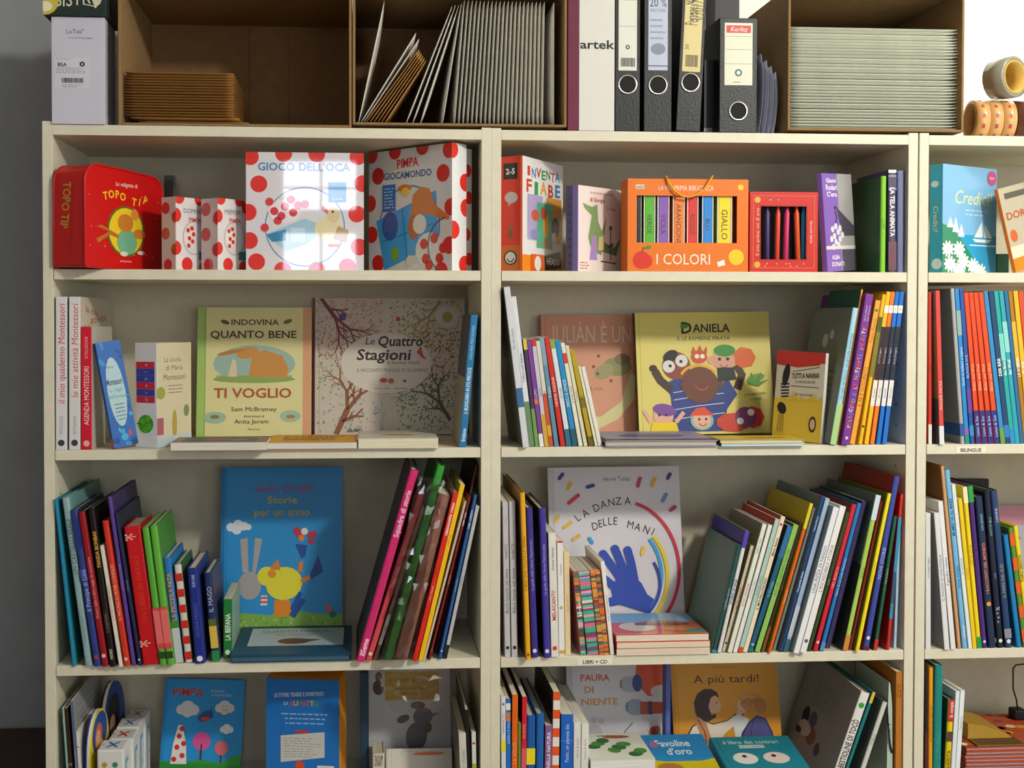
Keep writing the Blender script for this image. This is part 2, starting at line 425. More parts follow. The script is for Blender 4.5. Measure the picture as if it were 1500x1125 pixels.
fill_pane = struct(box('added_fill_panel', VX0, VX1, -4.69, -4.68, VZ0, VZ1, mat('#e9f1f2', 3.8, 'emit')))  # glowing panel added behind the camera as fill, no known window there
for a in ((VX0, VX0+.05, VZ0, VZ1), (VX1-.05, VX1, VZ0, VZ1), (2.07, 2.13, VZ0, VZ1), (VX0+.05, 2.07, VZ0, VZ0+.05), (2.13, VX1-.05, VZ0, VZ0+.05), (VX0+.05, 2.07, VZ1-.05, VZ1), (2.13, VX1-.05, VZ1-.05, VZ1)):
    box('window_frame', a[0], a[1], -4.67, -4.62, a[2], a[3], mat('#efece4', .4), fill_pane)  # frame bars dressing the added fill panel
# dark wooden chest standing left of the bookcases
cz = P(30, 1089, .27).z
ch = thing('wooden_chest', 'dark brown wooden chest top left of the bookcases', 'chest', T((-.5, .1, 0)))
box('top_board', -.42, .472, -.16, .27, cz-.03, cz, mat('#3a241b', .45, 'wood'), ch, .004)
box('body', -.40, .455, -.14, .26, .06, cz-.03, mat('#34201a', .5, 'wood'), ch, .003)
for x in (-.40, .0275): box('door', x+.01, x+.4175, -.158, -.1405, .09, cz-.05, mat('#3c261c', .5, 'wood'), ch, .003)
for x in (-.38, .39):
    for y in (-.12, .2): box('foot', x, x+.05, y, y+.05, 0, .06, mat('#2a1913', .5, 'wood'), ch)

# ------------------------------------------------------------------ the three bookcases
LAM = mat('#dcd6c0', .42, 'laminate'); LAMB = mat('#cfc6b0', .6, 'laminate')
def bookcase(x0, label, dz=0, pt=(.005, .005)):
    o = thing('bookcase', label, 'bookcase', T((x0, 0, 0)), 'cream bookcases')
    top = Z0+.0198
    for xa, e in ((0, pt[0]), (BW-TH, pt[1])):
        s = box('side_panel', xa, xa+TH, 0, DEP+.012, 0, top+e, LAM, o, .0008)
    box('top_board', TH, BW-TH, .0, DEP, Z0, top, LAM, o, .0008)
    for z in (ZA, ZB, ZC, ZD, ZE):
        b = box('shelf', TH+.0012, BW-TH-.0012, .0, DEP-.002, z-.0198, z, LAM, o, .0008)
    box('plinth', TH, BW-TH, .02, .038, 0, .08, LAM, o); box('base_board', TH, BW-TH, .0, DEP, .08, .10, LAM, o)
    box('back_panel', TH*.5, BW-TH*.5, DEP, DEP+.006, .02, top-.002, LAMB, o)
    vs = []; fs = []          # rows of drilled shelf-pin holes, both sides
    for sx in (TH+.0004, BW-TH-.0004):
        for y in (.045, .26):
            for i in range(40):
                z = .3+i*.042; k = len(vs)
                for q in range(8): t = q*math.pi/4; vs.append((sx, y+.0026*math.cos(t), z+.0026*math.sin(t)))
                fs.append(tuple(range(k, k+8)))
    h = mesh('pin_hole', vs, fs, mat('#3a3226', .9), o); h['kind'] = 'stuff'
    return o
bc1 = bookcase(0, 'left cream bookcase with red polka dot game boxes on top shelf', pt=(.006, .004))
bc2 = bookcase(BW, 'middle cream bookcase with black binders standing on top', pt=(.0035, .004))
bc3 = bookcase(2*BW+GAP, 'right cream bookcase cut off by the frame, tape rolls on top', pt=(.004, .005))
def paper_label(bc, x0, x1, y0, y1, txt, z):
    a, b = P(x0, y1, 0), P(x1, y0, 0); w, h = b.x-a.x, .0135
    o = box('shelf_label', a.x-bc.location.x, b.x-bc.location.x, -.0006, -.0001, z-.0045-h, z-.0045, mat('#e9e4d2', .6), bc)
    A = Art((a.x-bc.location.x, -.0007, z-.0045-h), (1, 0, 0), (0, 0, 1), w, h); A.text(txt, .5, .48, .55, '#2a2723', bold=True, maxw=w*.85)
    A.build('label_print', o)
paper_label(bc2, 846, 897, 968, 979, 'LIBRI + CD', ZC)
paper_label(bc3, 1400, 1444, 652, 664, 'BILINGUE', ZB)

# ------------------------------------------------------------------ on top of the bookcases
ZT = Z0+.0198; ZP = ZT+.0062
KR = mat('#8f7049', .8, 'card'); KRI = mat('#866440', .85, 'card')
def carton(xl, xr, y0, z, h, d, label, th=.005, lip=True):
    xa, xb = pxx(xl, y0, 150), pxx(xr, y0, 150); W = xb-xa
    o = thing('cardboard_box', label, 'cardboard box', T((xa, y0, z+.0003)), 'open cardboard boxes on top')
    box('back_panel', 0, W, d-th, d, 0, h, KRI, o)
    box('side_panel', 0, th, 0, d-th, 0, h, KR, o, .001); box('side_panel', W-th, W, 0, d-th, 0, h, KR, o, .001)
    box('bottom_panel', th, W-th, 0, d-th, 0, th, KR, o, .001); box('top_panel', th, W-th, 0, d-th, h-th, h, KR, o, .001)
    mesh('back_seam', boxv(W*.68, W*.682, d-th-.0008, d-th-.0001, th, h-th), BF, mat('#5c3d20', .9), o)
    mesh('back_seam', boxv(W*.485, W*.488, d-th-.0008, d-th-.0001, th, h-th), BF, mat('#5c3d20', .9), o)
    return o, xa, xb
c1 = carton(173, 515, .0, ZT, .282, .355, 'open cardboard box above left bookcase holding a low kraft envelope stack')
c2 = carton(516.5, 830, .0, ZP, .276, .355, 'open cardboard box holding upright white padded envelopes')
c3 = carton(1154, 1412, .0, ZP, .285, .33, 'open cardboard box at right filled with lying padded envelopes')
# a padded envelope: soft pillow slab, w x d x t
def env_mesh(name, w, d, t, mt, n=8, kk=5, ex=.55, ed=.16):
    o = thing_mesh = None
    vs = []; fs = []
    for s in (1, -1):
        for j in range(n+1):
            for i in range(n+1):
                u, v = i/n, j/n; e = min(u, 1-u, v, 1-v); k = min(1, e*kk)**ex
                wr = .06*math.sin(u*19+v*7)*math.sin(v*23)
                vs.append((u*w, v*d, s*t/2*(ed+(1-ed)*k*(1+wr))))
    m_ = (n+1)*(n+1)
    for j in range(n):
        for i in range(n):
            a = j*(n+1)+i; fs.append((a, a+1, a+n+2, a+n+1)); fs.append((m_+a, m_+a+n+1, m_+a+n+2, m_+a+1))
    ring = [i for i in range(n+1)]+[j*(n+1)+n for j in range(1, n+1)]+[n*(n+1)+i for i in range(n-1, -1, -1)]+[j*(n+1) for j in range(n-1, 0, -1)]
    for a, b in zip(ring, ring[1:]+ring[:1]): fs.append((a, a+m_, b+m_, b))
    me = bpy.data.meshes.new(name); me.from_pydata(vs, [], fs); me.materials.append(mt); me.polygons.foreach_set('use_smooth', [True]*len(me.polygons)); me.update()
    return me
def put(me, M, label, group, cat='envelope', name='padded_envelope'):
    o = bpy.data.objects.new(name, me); COL.objects.link(o); o.matrix_world = M
    return tag(o, label, cat, group)
kraft = env_mesh('kraft_envelope', .208, .25, .0072, mat('#b58a4d', .75, 'paper'), 12, 3.2, .8, .07)
x0 = pxx(182, .02, 150); zb = ZT+.0056; n = 16; zt = pzz(106, .03, 250)
put(kraft, T((x0+.03, .012, zb+.0038)), 'lowest kraft envelopes, pushed out to the right under the stack', 'two lowest kraft envelopes of the stack', name='kraft_envelope')
put(kraft, T((x0+.012, .010, zb+.0038+.0076)), 'lowest kraft envelopes, pushed out to the right under the stack', 'two lowest kraft envelopes of the stack', name='kraft_envelope')
st = (zt-zb-.016)/n
for i in range(n):
    put(kraft, T((x0+random.uniform(0, .0022), .016+random.uniform(-.002, .003), zb+.0155+st*(i+.5))) @ Matrix.Diagonal((1, 1, min(1, st/.0073)*.74, 1)) @ R(random.uniform(-.006, .006), 'Z'),
        'brown kraft padded envelope lying in the neat stack in the left cardboard box', 'stacked kraft envelopes', name='kraft_envelope')
white = env_mesh('white_envelope', .243, .24, .0086, mat('#e2ded2', .6, 'paper'), 10, 4, .7, .08)
# upright envelopes: long edge up
xa2 = c2[1]+.0055; zb2 = ZP+.0056
def upright(xb, ang, label, group, me=white, s=1, sz=1, y=.02, tw=0, name='padded_envelope'):
    M = T((xb, y, zb2+.0045*abs(math.sin(ang))*2)) @ R(ang, 'Y') @ R(tw, 'Z') @ R(-math.pi/2, 'Y') @ Matrix.Diagonal((s, 1, sz, 1))
    return put(me, M, label, group, name=name)
PXs = [(666+i*(795-666)/20.) for i in range(21)]
pitch = (pxx(795, .02, 170)-pxx(666, .02, 170))/20
for i, x in enumerate(PXs):
    upright(pxx(x, .02, 170), math.radians(4.5-i*.19), 'white padded envelope standing in the tight upright pack', 'upright white envelopes in a pack', sz=min(1, pitch/.0104))
upright(pxx(811, .02, 170), 0, 'single white padded envelope against right wall of its box', None)
for x, a, l, sz, sc in ((645, 9, 'white padded envelope leaning right, nearest left of the tight pack', .8, .98), (613, 18, 'third white leaning envelope, just left of the two beside the pack', .8, 1.0),
                (601.5, 20, 'second of the right-leaning white envelopes, standing on the box floor', .75, 1.01), (592, 21.5, 'right-leaning white envelope resting just right of the kraft bundle', .75, 1.01),
                (530.5, 33.5, 'white flat mailer tilted, lying directly on the kraft bundle', .45, .80), (526.5, 31.5, 'white envelope tilted above the white flat mailer', .55, .84)):
    upright(pxx(x+3, .02, 170), math.radians(a), l, 'leaning white envelopes', sz=sz, s=sc)
upright(pxx(525, .02, 170), math.radians(12), 'leftmost white envelope, leaning nearly upright on its own', 'leaning white envelopes', sz=.5)
kr2 = env_mesh('small_kraft_envelope', .175, .22, .006, mat('#b58a4d', .75, 'paper'))
for i in range(6):
    upright(pxx(537+i*5.5, .02, 175), math.radians(36-i*.5), 'small kraft envelope in the slanted bundle between white envelopes', 'slanted kraft envelopes', me=kr2, s=1-.035*i, sz=.55, name='kraft_envelope')
# lying mailers in the right box
x3a, x3b = c3[1]+.006, c3[2]-.006
mail = env_mesh('white_mailer', x3b-x3a-.004, .27, .0078, mat('#dbddcf', .6, 'paper'), 12, 5, .7, .08)
zb3 = ZP+.0058; zt3 = pzz(40, .012, 1300); n = 34; st = (zt3-zb3)/n
for i in range(n):
    put(mail, T((x3a+random.uniform(.0, .0035), .010+random.uniform(0, .006), zb3+st*(i+.5))) @ R(random.uniform(-.004, .004), 'Z') @ Matrix.Diagonal((1, 1, st/.0079, 1)),
        'white padded envelope lying flat in the tall stack in the right box', 'stacked white envelopes in right box')
# toner carton and slate tin on the far left
def cartonbox(name, xl, xr, yt, Y0, d, z, col, label, cat, prints=None, side=None, coat=False, yaw=0, top=None, grp=None):
    xa, xb = pxx(xl, Y0, 200), pxx(xr, Y0, 200); h = (top or pzz(yt, Y0, (xl+xr)/2)-z); w = xb-xa
    o = thing(name, label, cat, T((xa, Y0, z+.0003)) @ R(yaw, 'Z'), grp)
    box('body', 0, w, 0, d, 0, h, mat(col, .45, 'gloss' if coat else 'plain'), o, .0008)
    if prints: A = Art((0, -.0002, 0), (1, 0, 0), (0, 0, 1), w, h); prints(A); A.build('front_print', o, coat)
    if side: A = Art((w+.0002, 0, 0), (0, 1, 0), (0, 0, 1), d, h); side(A); A.build('side_print', o, coat)
    return o, w, h
def toner(a):
    a.text('LxTek', .43, .865, .042, '#2a6a94'); a.text('®', .6, .88, .02, '#2a6a94'); a.text('Your Toner Printing Supplier', .55, .805, .014, '#555a66', maxw=a.W*.55)
    a.rect(.06, .72, .33, .62, '#d2d0da'); a.text('85A', .2, .555, .036, '#1c1c22', bold=True); a.circ(.58, .56, .05, '#1c1c22'); a.text('B', .58, .56, .022, '#dddbe2', bold=True)
    a.lines(.09, .7, .47, .53, 4, '#8b8a96'); rn = random.Random(2); x = .19
    while x < .6: q = rn.choice((.006, .01, .016)); a.rect(x, x+q, .385, .43, '#1c1c22'); a.l -= 1; x += q+rn.choice((.006, .01))
    a.lines(.2, .55, .34, .375, 2, '#8b8a96'); a.lines(.08, .4, .60, .615, 1, '#8b8a96')
cartonbox('toner_box', 76, 153.5, 25, -.004, .10, ZT, '#c9c8d6', 'tall white printer toner carton on the left end', 'box', toner, lambda a: a.lines(.15, .85, .1, .85, 16, '#8f8fa0', .2))
def slate(a):
    a.text('BISTRO', .55, .42, .33, '#d8d5b8', rot=6, shear=.1, jit=.04, maxw=a.W*.8); a.ell(.03, .3, .22, .3, '#c9b64a', rot=20); a.ell(.03, .2, .12, .12, '#e8e2c0')
    a.poly([(.62, .95), (.7, 1), (.92, .3), (.83, .18)], '#d9d2b0'); a.arc(.6, .16, .25, 10, 80, .015, '#d8d5b8', .1)
zt_ = pzz(25, -.004, 110)+.001
cartonbox('slate_tin', 64, 156, -40, -.012, .12, zt_, '#24302e', 'dark green chalkboard style tin lying on the white toner carton', 'tin', slate)
# binders
def binder(xl, xr, yt, Y0, d, label, lab=None, ring=None, lean=0, pr=None, h=None, col='#1d1f22', yaw=0):
    xa, xb = pxx(xl, Y0, 190), pxx(xr, Y0, 190); w = xb-xa; h = h or (pzz(yt, Y0, 1000)-ZT)
    o = thing('ring_binder', label, 'binder', T((xa+(0 if lean <= 0 else 0), Y0, ZT+.0004+(w*math.sin(lean) if lean > 0 else 0))) @ R(lean, 'Y') @ R(yaw, 'Z'), 'binders on top of middle bookcase')
    bd = box('spine_board', 0, w, 0, .003, 0, h, mat(col, .42, 'fibre'), o, .0012)
    box('cover_board', 0, .003, .003, d, .0, h, mat(col, .42, 'fibre'), o); box('cover_board', w-.003, w, .003, d, .0, h, mat(col, .42, 'fibre'), o)
    box('paper_stack', .006, w-.006, .02, d-.01, .004, h-.02, mat('#dcd8cc', .8, 'pages'), o)
    if ring:
        c = P(ring[0], ring[1], Y0); r = ring[2]; k = .0195*ring[2]/11
        rg = ringmesh('finger_ring', k*.82, k, -.0016, .0005, mat('#c9c9c6', .2, 'plain', 1), o, 28); rg.location = (w/2, 0, c.z-ZT)
        hp = mesh('finger_hole', [(k*.82*math.cos(t*math.pi/12), -.0003, k*.82*math.sin(t*math.pi/12)) for t in range(24)], [tuple(range(24))], mat('#08080a', .7), o); hp.location = (w/2, 0, c.z-ZT)
    if lab:
        z1 = min(h-.01, pzz(lab[0], Y0, 1000)-ZT); z0 = pzz(lab[1], Y0, 1000)-ZT; lw = w*lab[2]
        l = box('spine_label', (w-lw)/2, (w+lw)/2, -.0008, 0, z0, z1, mat(lab[3], .5), o)
        A = Art(((w-lw)/2, -.0009, z0), (1, 0, 0), (0, 0, 1), lw, z1-z0)
        if pr: pr(A)
        A.build('label_print', o)
    return o
def bars(a, u0, u1, v0, v1, c='#333333'):
    rn = random.Random(4); x = u0
    while x < u1: q = rn.choice((.01, .02, .03)); a.rect(x, x+q, v0, v1, c); a.l -= 1; x += q+rn.choice((.012, .02))
    a.l += 1
mb = thing('maroon_folder', 'narrow maroon folder squeezed between cardboard box and white binder', 'folder', T((pxx(831.5, .0, 150), .0, ZT+.0003)))
wmb = pxx(847.5, 0, 150)-pxx(831.5, 0, 150)
box('spine_board', 0, wmb, 0, .003, 0, .33, mat('#6b2440', .6), mb, .001); box('cover_board', 0, .002, .003, .25, 0, .33, mat('#6b2440', .6), mb); box('cover_board', wmb-.002, wmb, .003, .25, 0, .33, mat('#6b2440', .6), mb)
box('paper_stack', .003, wmb-.003, .008, .245, .003, .325, mat('#d8d3c6', .8, 'pages'), mb)
Aw = thing('white_binder', 'thick white binder with bold black lettering beside the maroon folder', 'binder', T((pxx(848, 0, 150), .0, ZT+.0003)), 'binders on top of middle bookcase')
wa = pxx(900, 0, 150)-pxx(848, 0, 150); h = .33
box('spine_board', 0, wa, 0, .003, 0, h, mat('#d9d6cf', .5), Aw, .001); box('cover_board', 0, .003, .003, .27, 0, h, mat('#d9d6cf', .5), Aw); box('cover_board', wa-.003, wa, .003, .27, 0, h, mat('#d9d6cf', .5), Aw)
box('paper_stack', .005, wa-.005, .01, .26, .003, h-.01, mat('#e2ded2', .8, 'pages'), Aw)
A = Art((0, -.0002, 0), (1, 0, 0), (0, 0, 1), wa, h); A.text('artek', .5, (pzz(65, 0, 870)-ZT)/h, .052, '#202020', bold=True, fit=wa*.95); A.build('spine_print', Aw)
def lb1(a): [a.rect(.02, .98, v, v+.004, '#8f8f80') for v in (.45, .72, .9)]; a.circ(.5, .24, .12, '#33352f'); a.circ(.5, .24, .06, '#cfcfc2'); bars(a, .12, .88, .04, .13)
def lb2(a): a.text('20 %', .5, .70, .085, '#30343c', maxw=a.W*.9); a.text('RECYCLED', .5, .62, .03, '#5a6070', maxw=a.W*.8); a.lines(.1, .9, .3, .55, 4, '#8b93a8', .3); a.ell(.5, .22, .38, .06, '#7e8898'); a.rect(0, 1, .04, .05, '#4a4f5c')
def lb3(a): a.text('Persone Mese Presso', .36, .72, .14, '#4a4026', rot=90, maxw=a.H*.5); a.text('3/2017', .72, .62, .15, '#4a4026', rot=90, maxw=a.H*.22); bars(a, .15, .85, .05, .17); a.text('50', .2, .25, .04, '#4a4026', rot=90)
def lb4(a):
    a.rect(.06, .94, .84, .96, '#c8413c'); a.text('Kerlitz', .5, .90, .075, '#f3e9e0', shear=.25, maxw=a.W*.75)
    [a.rect(.02, .98, v, v+.006, '#8f8f80') for v in (.34, .57, .78)]; a.circ(.5, .2, .13, '#3c6a7a'); a.circ(.5, .2, .07, '#dcdcc8'); a.lines(.3, .7, .03, .07, 1, '#777')
binder(900.8, 937, -80, .0, .27, 'black ring binder with narrow ruled white label, next to thick white binder', (-60, 105, .74, '#dcdcd0'), (921, 124, 11), pr=lb1, h=.32)
binder(943, 983.5, -80, .0, .27, 'black ring binder with shiny bluish label, second of the black binders', (-60, 104, .70, '#b9bfd6'), (966, 125, 11), pr=lb2, h=.32)
binder(990, 1025.5, -80, -.004, .27, 'black ring binder tilted slightly right with a yellowish label', (-60, 106, .74, '#d8c68c'), (1014, 122, 11), lean=.045, pr=lb3, h=.32)
binder(1053.5, 1108.5, 25, .0, .27, 'wide black binder with red topped white label, before grey sleeves', (31, 124, .74, '#dcdcc8'), (1086, 163, 11), pr=lb4)
o_, w_, h_ = cartonbox('black_folder_case', 1031, 1046.5, 88, .035, .24, ZT, '#17181b', 'low plain black file case between tilted binder and wide binder', 'file case', lambda a: a.text('IVESS', .4, .07, .05, '#cfcfd6', maxw=a.W*.8))
cartonbox('black_storage_case', 1046, 1082, -60, .275, .07, ZT, '#1a1b22', 'tall black case standing at the back behind the wide binder', 'file case')
# sheaf of clear sleeves: each a thin bowed sheet standing on its edge
sl_m = mat('#a3a5b4', .3)
for i in range(4):
    x = pxx(1114+i*7, .03, 170); vs = []; fs = []
    for j in range(7):
        for k in range(9):
            u, v = j/6, k/8
            vs.append((.0012*math.sin(u*3+i)+.009*math.sin(v*2.6)*(1-.4*u), u*.21, v*(.163-.012*i)*(1-.10*u*(i % 2))))
    for j in range(6):
        for k in range(8): a = j*9+k; fs.append((a, a+1, a+10, a+9))
    s = mesh('plastic_sleeve', vs, fs, sl_m, None, smooth=True); s.location = (x-.004, .03, ZT+.0005)
    md = s.modifiers.new('thick', 'SOLIDIFY'); md.thickness = .0006
    tag(s, ('nearest to the binder', 'second from the binder', 'third from the binder', 'next to the cardboard box')[i]+', bowed grey document sleeve', 'sleeve', 'grey plastic sleeves')
# tape rolls at the right edge
def ell_ring(name, r, wd, M, mt, mi, label, cat='tape roll', grp='rolls of adhesive tape'):
    o = thing(name, label, cat, M, grp)
    ringmesh('tape_winding', r*.80, r, 0, wd, mt, o); ringmesh('cardboard_core', r*.74, r*.80, -.0008, wd+.0008, mi, o)
    return o
zb4 = ZT+.0003; cT = mat('#d9a566', .3, 'gloss'); cBr = mat('#6b3a24', .25, 'gloss'); core = mat('#caa26a', .7)
r4 = (pzz(142, .03, 1450)-zb4)/2
xs_ = [1421, 1440, 1459.5]
for i, x in enumerate(xs_):
    xx = pxx(x, .03+r4, 170); wd = (pxx(1459.5, .03, 170)-pxx(1440, .03, 170))*.9
    o = ell_ring('tape_roll', r4, wd, T((xx, .03+r4, zb4+r4)) @ R(-.10, 'Z') @ R(-math.pi/2, 'Z'), cT, core,
                 ('leftmost', 'middle', 'rightmost')[i]+' of three tan tape rolls with red arrow print lying side by side')
    vs = []; fs = []
    A = Art((0, 0, 0), (1, 0, 0), (0, 0, 1), 1, 1)
    for k in range(12):      # red and blue arrow stickers round the winding
        t0 = k*math.pi/6; seg = [t0+j*.05 for j in range(5)]
        for u0, u1, c0, c1, col in ((.35, .6, 0, 3, '#c8402c'), (.35, .6, 3, 4, '#2f6f9a'), (.0, .0, 0, 0, '')):
            if not col: continue
            for j in range(c0, c1):
                a0, a1 = seg[j], seg[j+1]; kx = len(A.vs); rr = r4+.0002
                for aa, uu in ((a0, u0), (a0, u1), (a1, u1), (a1, u0)): A.vs.append(Vector((rr*math.cos(aa), uu*wd, rr*math.sin(aa))))
                A.fs.append((kx, kx+1, kx+2, kx+3)); A.cs.append(lin(col))
    A.build('arrow_print', o)
xx = pxx(1480, .03+r4, 170)
ell_ring('tape_roll', r4*1.0, .05, T((xx, .03+r4, zb4+r4)) @ R(-.1, 'Z') @ R(-math.pi/2, 'Z'), cBr, mat('#5c3826', .6), 'glossy brown packing tape roll at the right end of the row')
r5 = .042
c = P(1483, 110, .045)
zz = zb4+2*r4+r5+.001
ell_ring('tape_roll', r5, .045, T((c.x, .035, zz)) @ R(.42, 'Z'), mat('#8d8a78', .2, 'gloss'), mat('#d9b45c', .6), 'clear tape roll standing on edge on the tan rolls')
c = P(1545, 110, .045)
ell_ring('tape_roll', r5, .045, T((c.x, .04, zz)) @ R(.42, 'Z'), mat('#77705f', .2, 'gloss'), mat('#c9a45c', .6), 'grey tape roll half outside the frame beside the clear roll')
RED = '#d8281f'; DOT = [(.08, .95), (.36, .99), (.64, .99), (.95, .95), (.1, .72), (.02, .5), (.03, .28), (.1, .07), (.36, .0), (.62, .0), (.9, .03), (.97, .22), (.95, .48), (.98, .73)]
# ================================================================== row A, left bookcase
G = 'toys and boxes on the top shelf of the left bookcase'
# red little suitcase: rounded slab, yawed
def suitcase():
    psi = math.radians(60); Yc = -.046; C = P(124, 330, Yc); c, s = math.cos(psi), math.sin(psi)
    w = line_hit(238, 330, (C.x, C.y), (c, s)); t = line_hit(79, 330, (C.x, C.y), (-s, c)); h = P(124, 240, Yc).z-ZA
    o = thing('toy_suitcase', 'red rounded carry case box with yellow oval picture, far left top shelf', 'carry case', T((C.x, C.y, ZA+.0028)) @ R(psi, 'Z'))
    r = .034; pts = [(.004, 0), (w-.004, 0), (w, .004), (w, h-r*1.5)]
    pts += [(w-r+r*math.cos(a), h-r*1.2+r*math.sin(a)*1.0) for a in [i*math.pi/16 for i in range(0, 9)]]
    pts += [(w*.5, h-.002)]
    pts += [(r+r*math.cos(a), h-r+r*math.sin(a)) for a in [math.pi/2+i*math.pi/16 for i in range(0, 9)]]
    pts += [(0, .004)]
    o1 = prism('body', pts, .0, t, mat('#c81616', .3), o)
    rim = [(a, -.0006, b) for a, b in pts]; tube('rim', rim, .0022, mat('#cc201c', .3), o, 6, True)
    tube('back_rim', [(a, t, b) for a, b in pts], .0022, mat('#b01c1c', .3), o, 6, True)
    A = Art((0, -.0003, 0), (1, 0, 0), (0, 0, 1), w, h)
    A.text('La valigetta di', .52, .845, .042, '#f0d9cf', maxw=w*.42, jit=.03)
    for i, ch in enumerate('TOPO TIP'):
        A.text(ch, .25+i*.073, .71+(.028*math.sin(i*.9)), .078, '#f2c22a', bold=True, rot=10-4*i)
    A.ell(.51, .375, .245, .255, '#5f6a24'); A.ell(.51, .375, .22, .235, '#e8c51e')
    A.ell(.52, .27, .13, .13, '#6fae8a'); A.ell(.5, .46, .1, .09, '#c77a2c'); A.poly([(.14, .4), (.2, .42), (.42, .33), (.4, .30), (.3, .33), (.16, .24), (.13, .28), (.3, .36)], '#b9672a')
    A.circ(.62, .55, .05, '#d6893a'); A.ell(.68, .36, .08, .05, '#c77a2c'); A.ell(.48, .15, .05, .025, '#d8d2c4'); A.ell(.7, .17, .05, .02, '#d8d2c4')
    A.text('DAMI EDITORE', .5, .075, .018, '#e8d0c8')
    rn = random.Random(5); A.dots('#e8a09a', [(rn.uniform(.05, .95), rn.uniform(.05, .8)) for _ in range(16)], .006)
    A.build('front_print', o)
    A = Art((0, t, 0), (0, -1, 0), (0, 0, 1), t, h); A.o = Vector((-.0003, t, 0)); A.text('TOPO TIP', .40, .6, .10, '#c99a2a', bold=True, rot=-96, maxw=h*.45, jit=.05); A.rect(.585, .592, .02, .86, '#8e1414'); A.build('side_print', o)
suitcase()
tb = cartonbox('dark_tin', 240, 255, 257, .205, .03, ZA, '#4b4a48', 'small dark glossy package peeking out behind the red case', 'package', lambda a: (a.rect(.1, .9, .5, .95, '#1c1d20'), a.ell(.4, .72, .25, .06, '#cfd3da')), coat=True)
def polka(a, seed=0, r=.15, c=RED):
    rn = random.Random(seed); k = a.W/a.H; i = 0; v = .04
    while v < 1.05:
        u = (.05 if i % 2 else .30)+rn.uniform(-.05, .05)
        while u < 1.1: a.circ(u, v, r, c); a.l -= 1; u += .5+rn.uniform(-.04, .04)
        v += r*k*2.05; i += 1
    a.l += 1
def small_game(title, sub, x0, xc, x1, yt, label, Yc):
    def fr(a):
        a.dots(RED, [(.1, 1), (.75, 1), (-.0, .75), (0, .3), (.35, .08), (.9, .05), (1, .9)], .17)
        a.text(title, .56, .82, .065, '#4a5560', maxw=a.W*.75); a.text(sub, .6, .70, .06, '#d0342a', bold=True)
        a.arc(.58, .45, .36, 0, 360, .012, '#5a646a', .23); a.ell(.45, .45, .16, .12, '#e6e0dc'); a.dots(RED, [(.38, .55), (.5, .58), (.42, .44), (.52, .4), (.4, .34), (.55, .5)], .055)
        a.rect(.72, .98, .15, .27, '#1f7f84')
    def sd(a): a.dots('#c92c28', [(.3, .85), (.3, .5), (.45, .07), (1, .72), (.95, .28)], .28)
    yawed('A', xc, Yc, math.radians(50), x0, x1, yt, '#dcd6d6', label, G, spine=None or '#d2c6c4', name='game_box', cat='game box', front=fr, spine_art=sd, hard=False, coat=True)
small_game('DOMINO', 'PIMPA', 236.5, 257.5, 304, 288, 'small white red-dotted game box titled domino, right of red case', .018)
small_game('MEMORY', 'PIMPA', 294.5, 319, 361, 290, 'small white red-dotted game box titled memory, left of big square box', .018)
def gioco(a):
    polka_pts = [(.04, .96), (.32, .99), (.60, .99), (.95, .97), (.11, .73), (.02, .49), (.03, .25), (.09, .07), (.31, .0), (.60, .0), (.86, .03), (.96, .2), (.94, .48), (.99, .74)]
    a.dots(RED, polka_pts, .072)
    a.text('GIOCO DELL\'OCA', .49, .88, .068, '#3f83b8', bold=True, fit=a.W*.78)
    a.arc(.5, .37, .335, 0, 360, .008, '#2f7bb0', n=40)
    a.poly([(.16, .30), (.3, .36), (.5, .44), (.7, .36), (.5, .22), (.34, .16)], '#9fc3d8'); a.poly([(.17, .30), (.34, .35), (.34, .25), (.22, .24)], '#2f7fa8')
    a.ell(.70, .35, .12, .10, '#e2d3a6'); a.ell(.74, .47, .055, .065, '#d9c08c'); a.poly([(.69, .48), (.64, .52), (.65, .55), (.70, .51)], '#c8413c'); a.poly([(.78, .38), (.87, .34), (.85, .24), (.74, .27)], '#b79a62'); a.rect(.7, .79, .2, .225, '#d06a3a'); a.circ(.735, .5, .012, '#222')
    a.ell(.33, .5, .14, .10, '#e9dfe2'); a.dots('#cf3340', [(.2, .58), (.24, .5), (.3, .46), (.38, .6), (.44, .55), (.33, .54), (.27, .42), (.5, .56), (.4, .49), (.16, .36)], .035)
    a.rect(.70, .85, .58, .75, '#2f8fc0'); a.text('2 giochi', .775, .61, .02, '#ffffff')
    a.rect(.38, .5, .24, .36, '#bcd7ea')
face('A', 360, 533, 224, .030, .031, .062, '#d9d5d9', 'large square white box with red dots mirroring a bright window', G, name='game_box', cat='game box', front=gioco, hard=False, coat=True, spine='#d9d5d9')
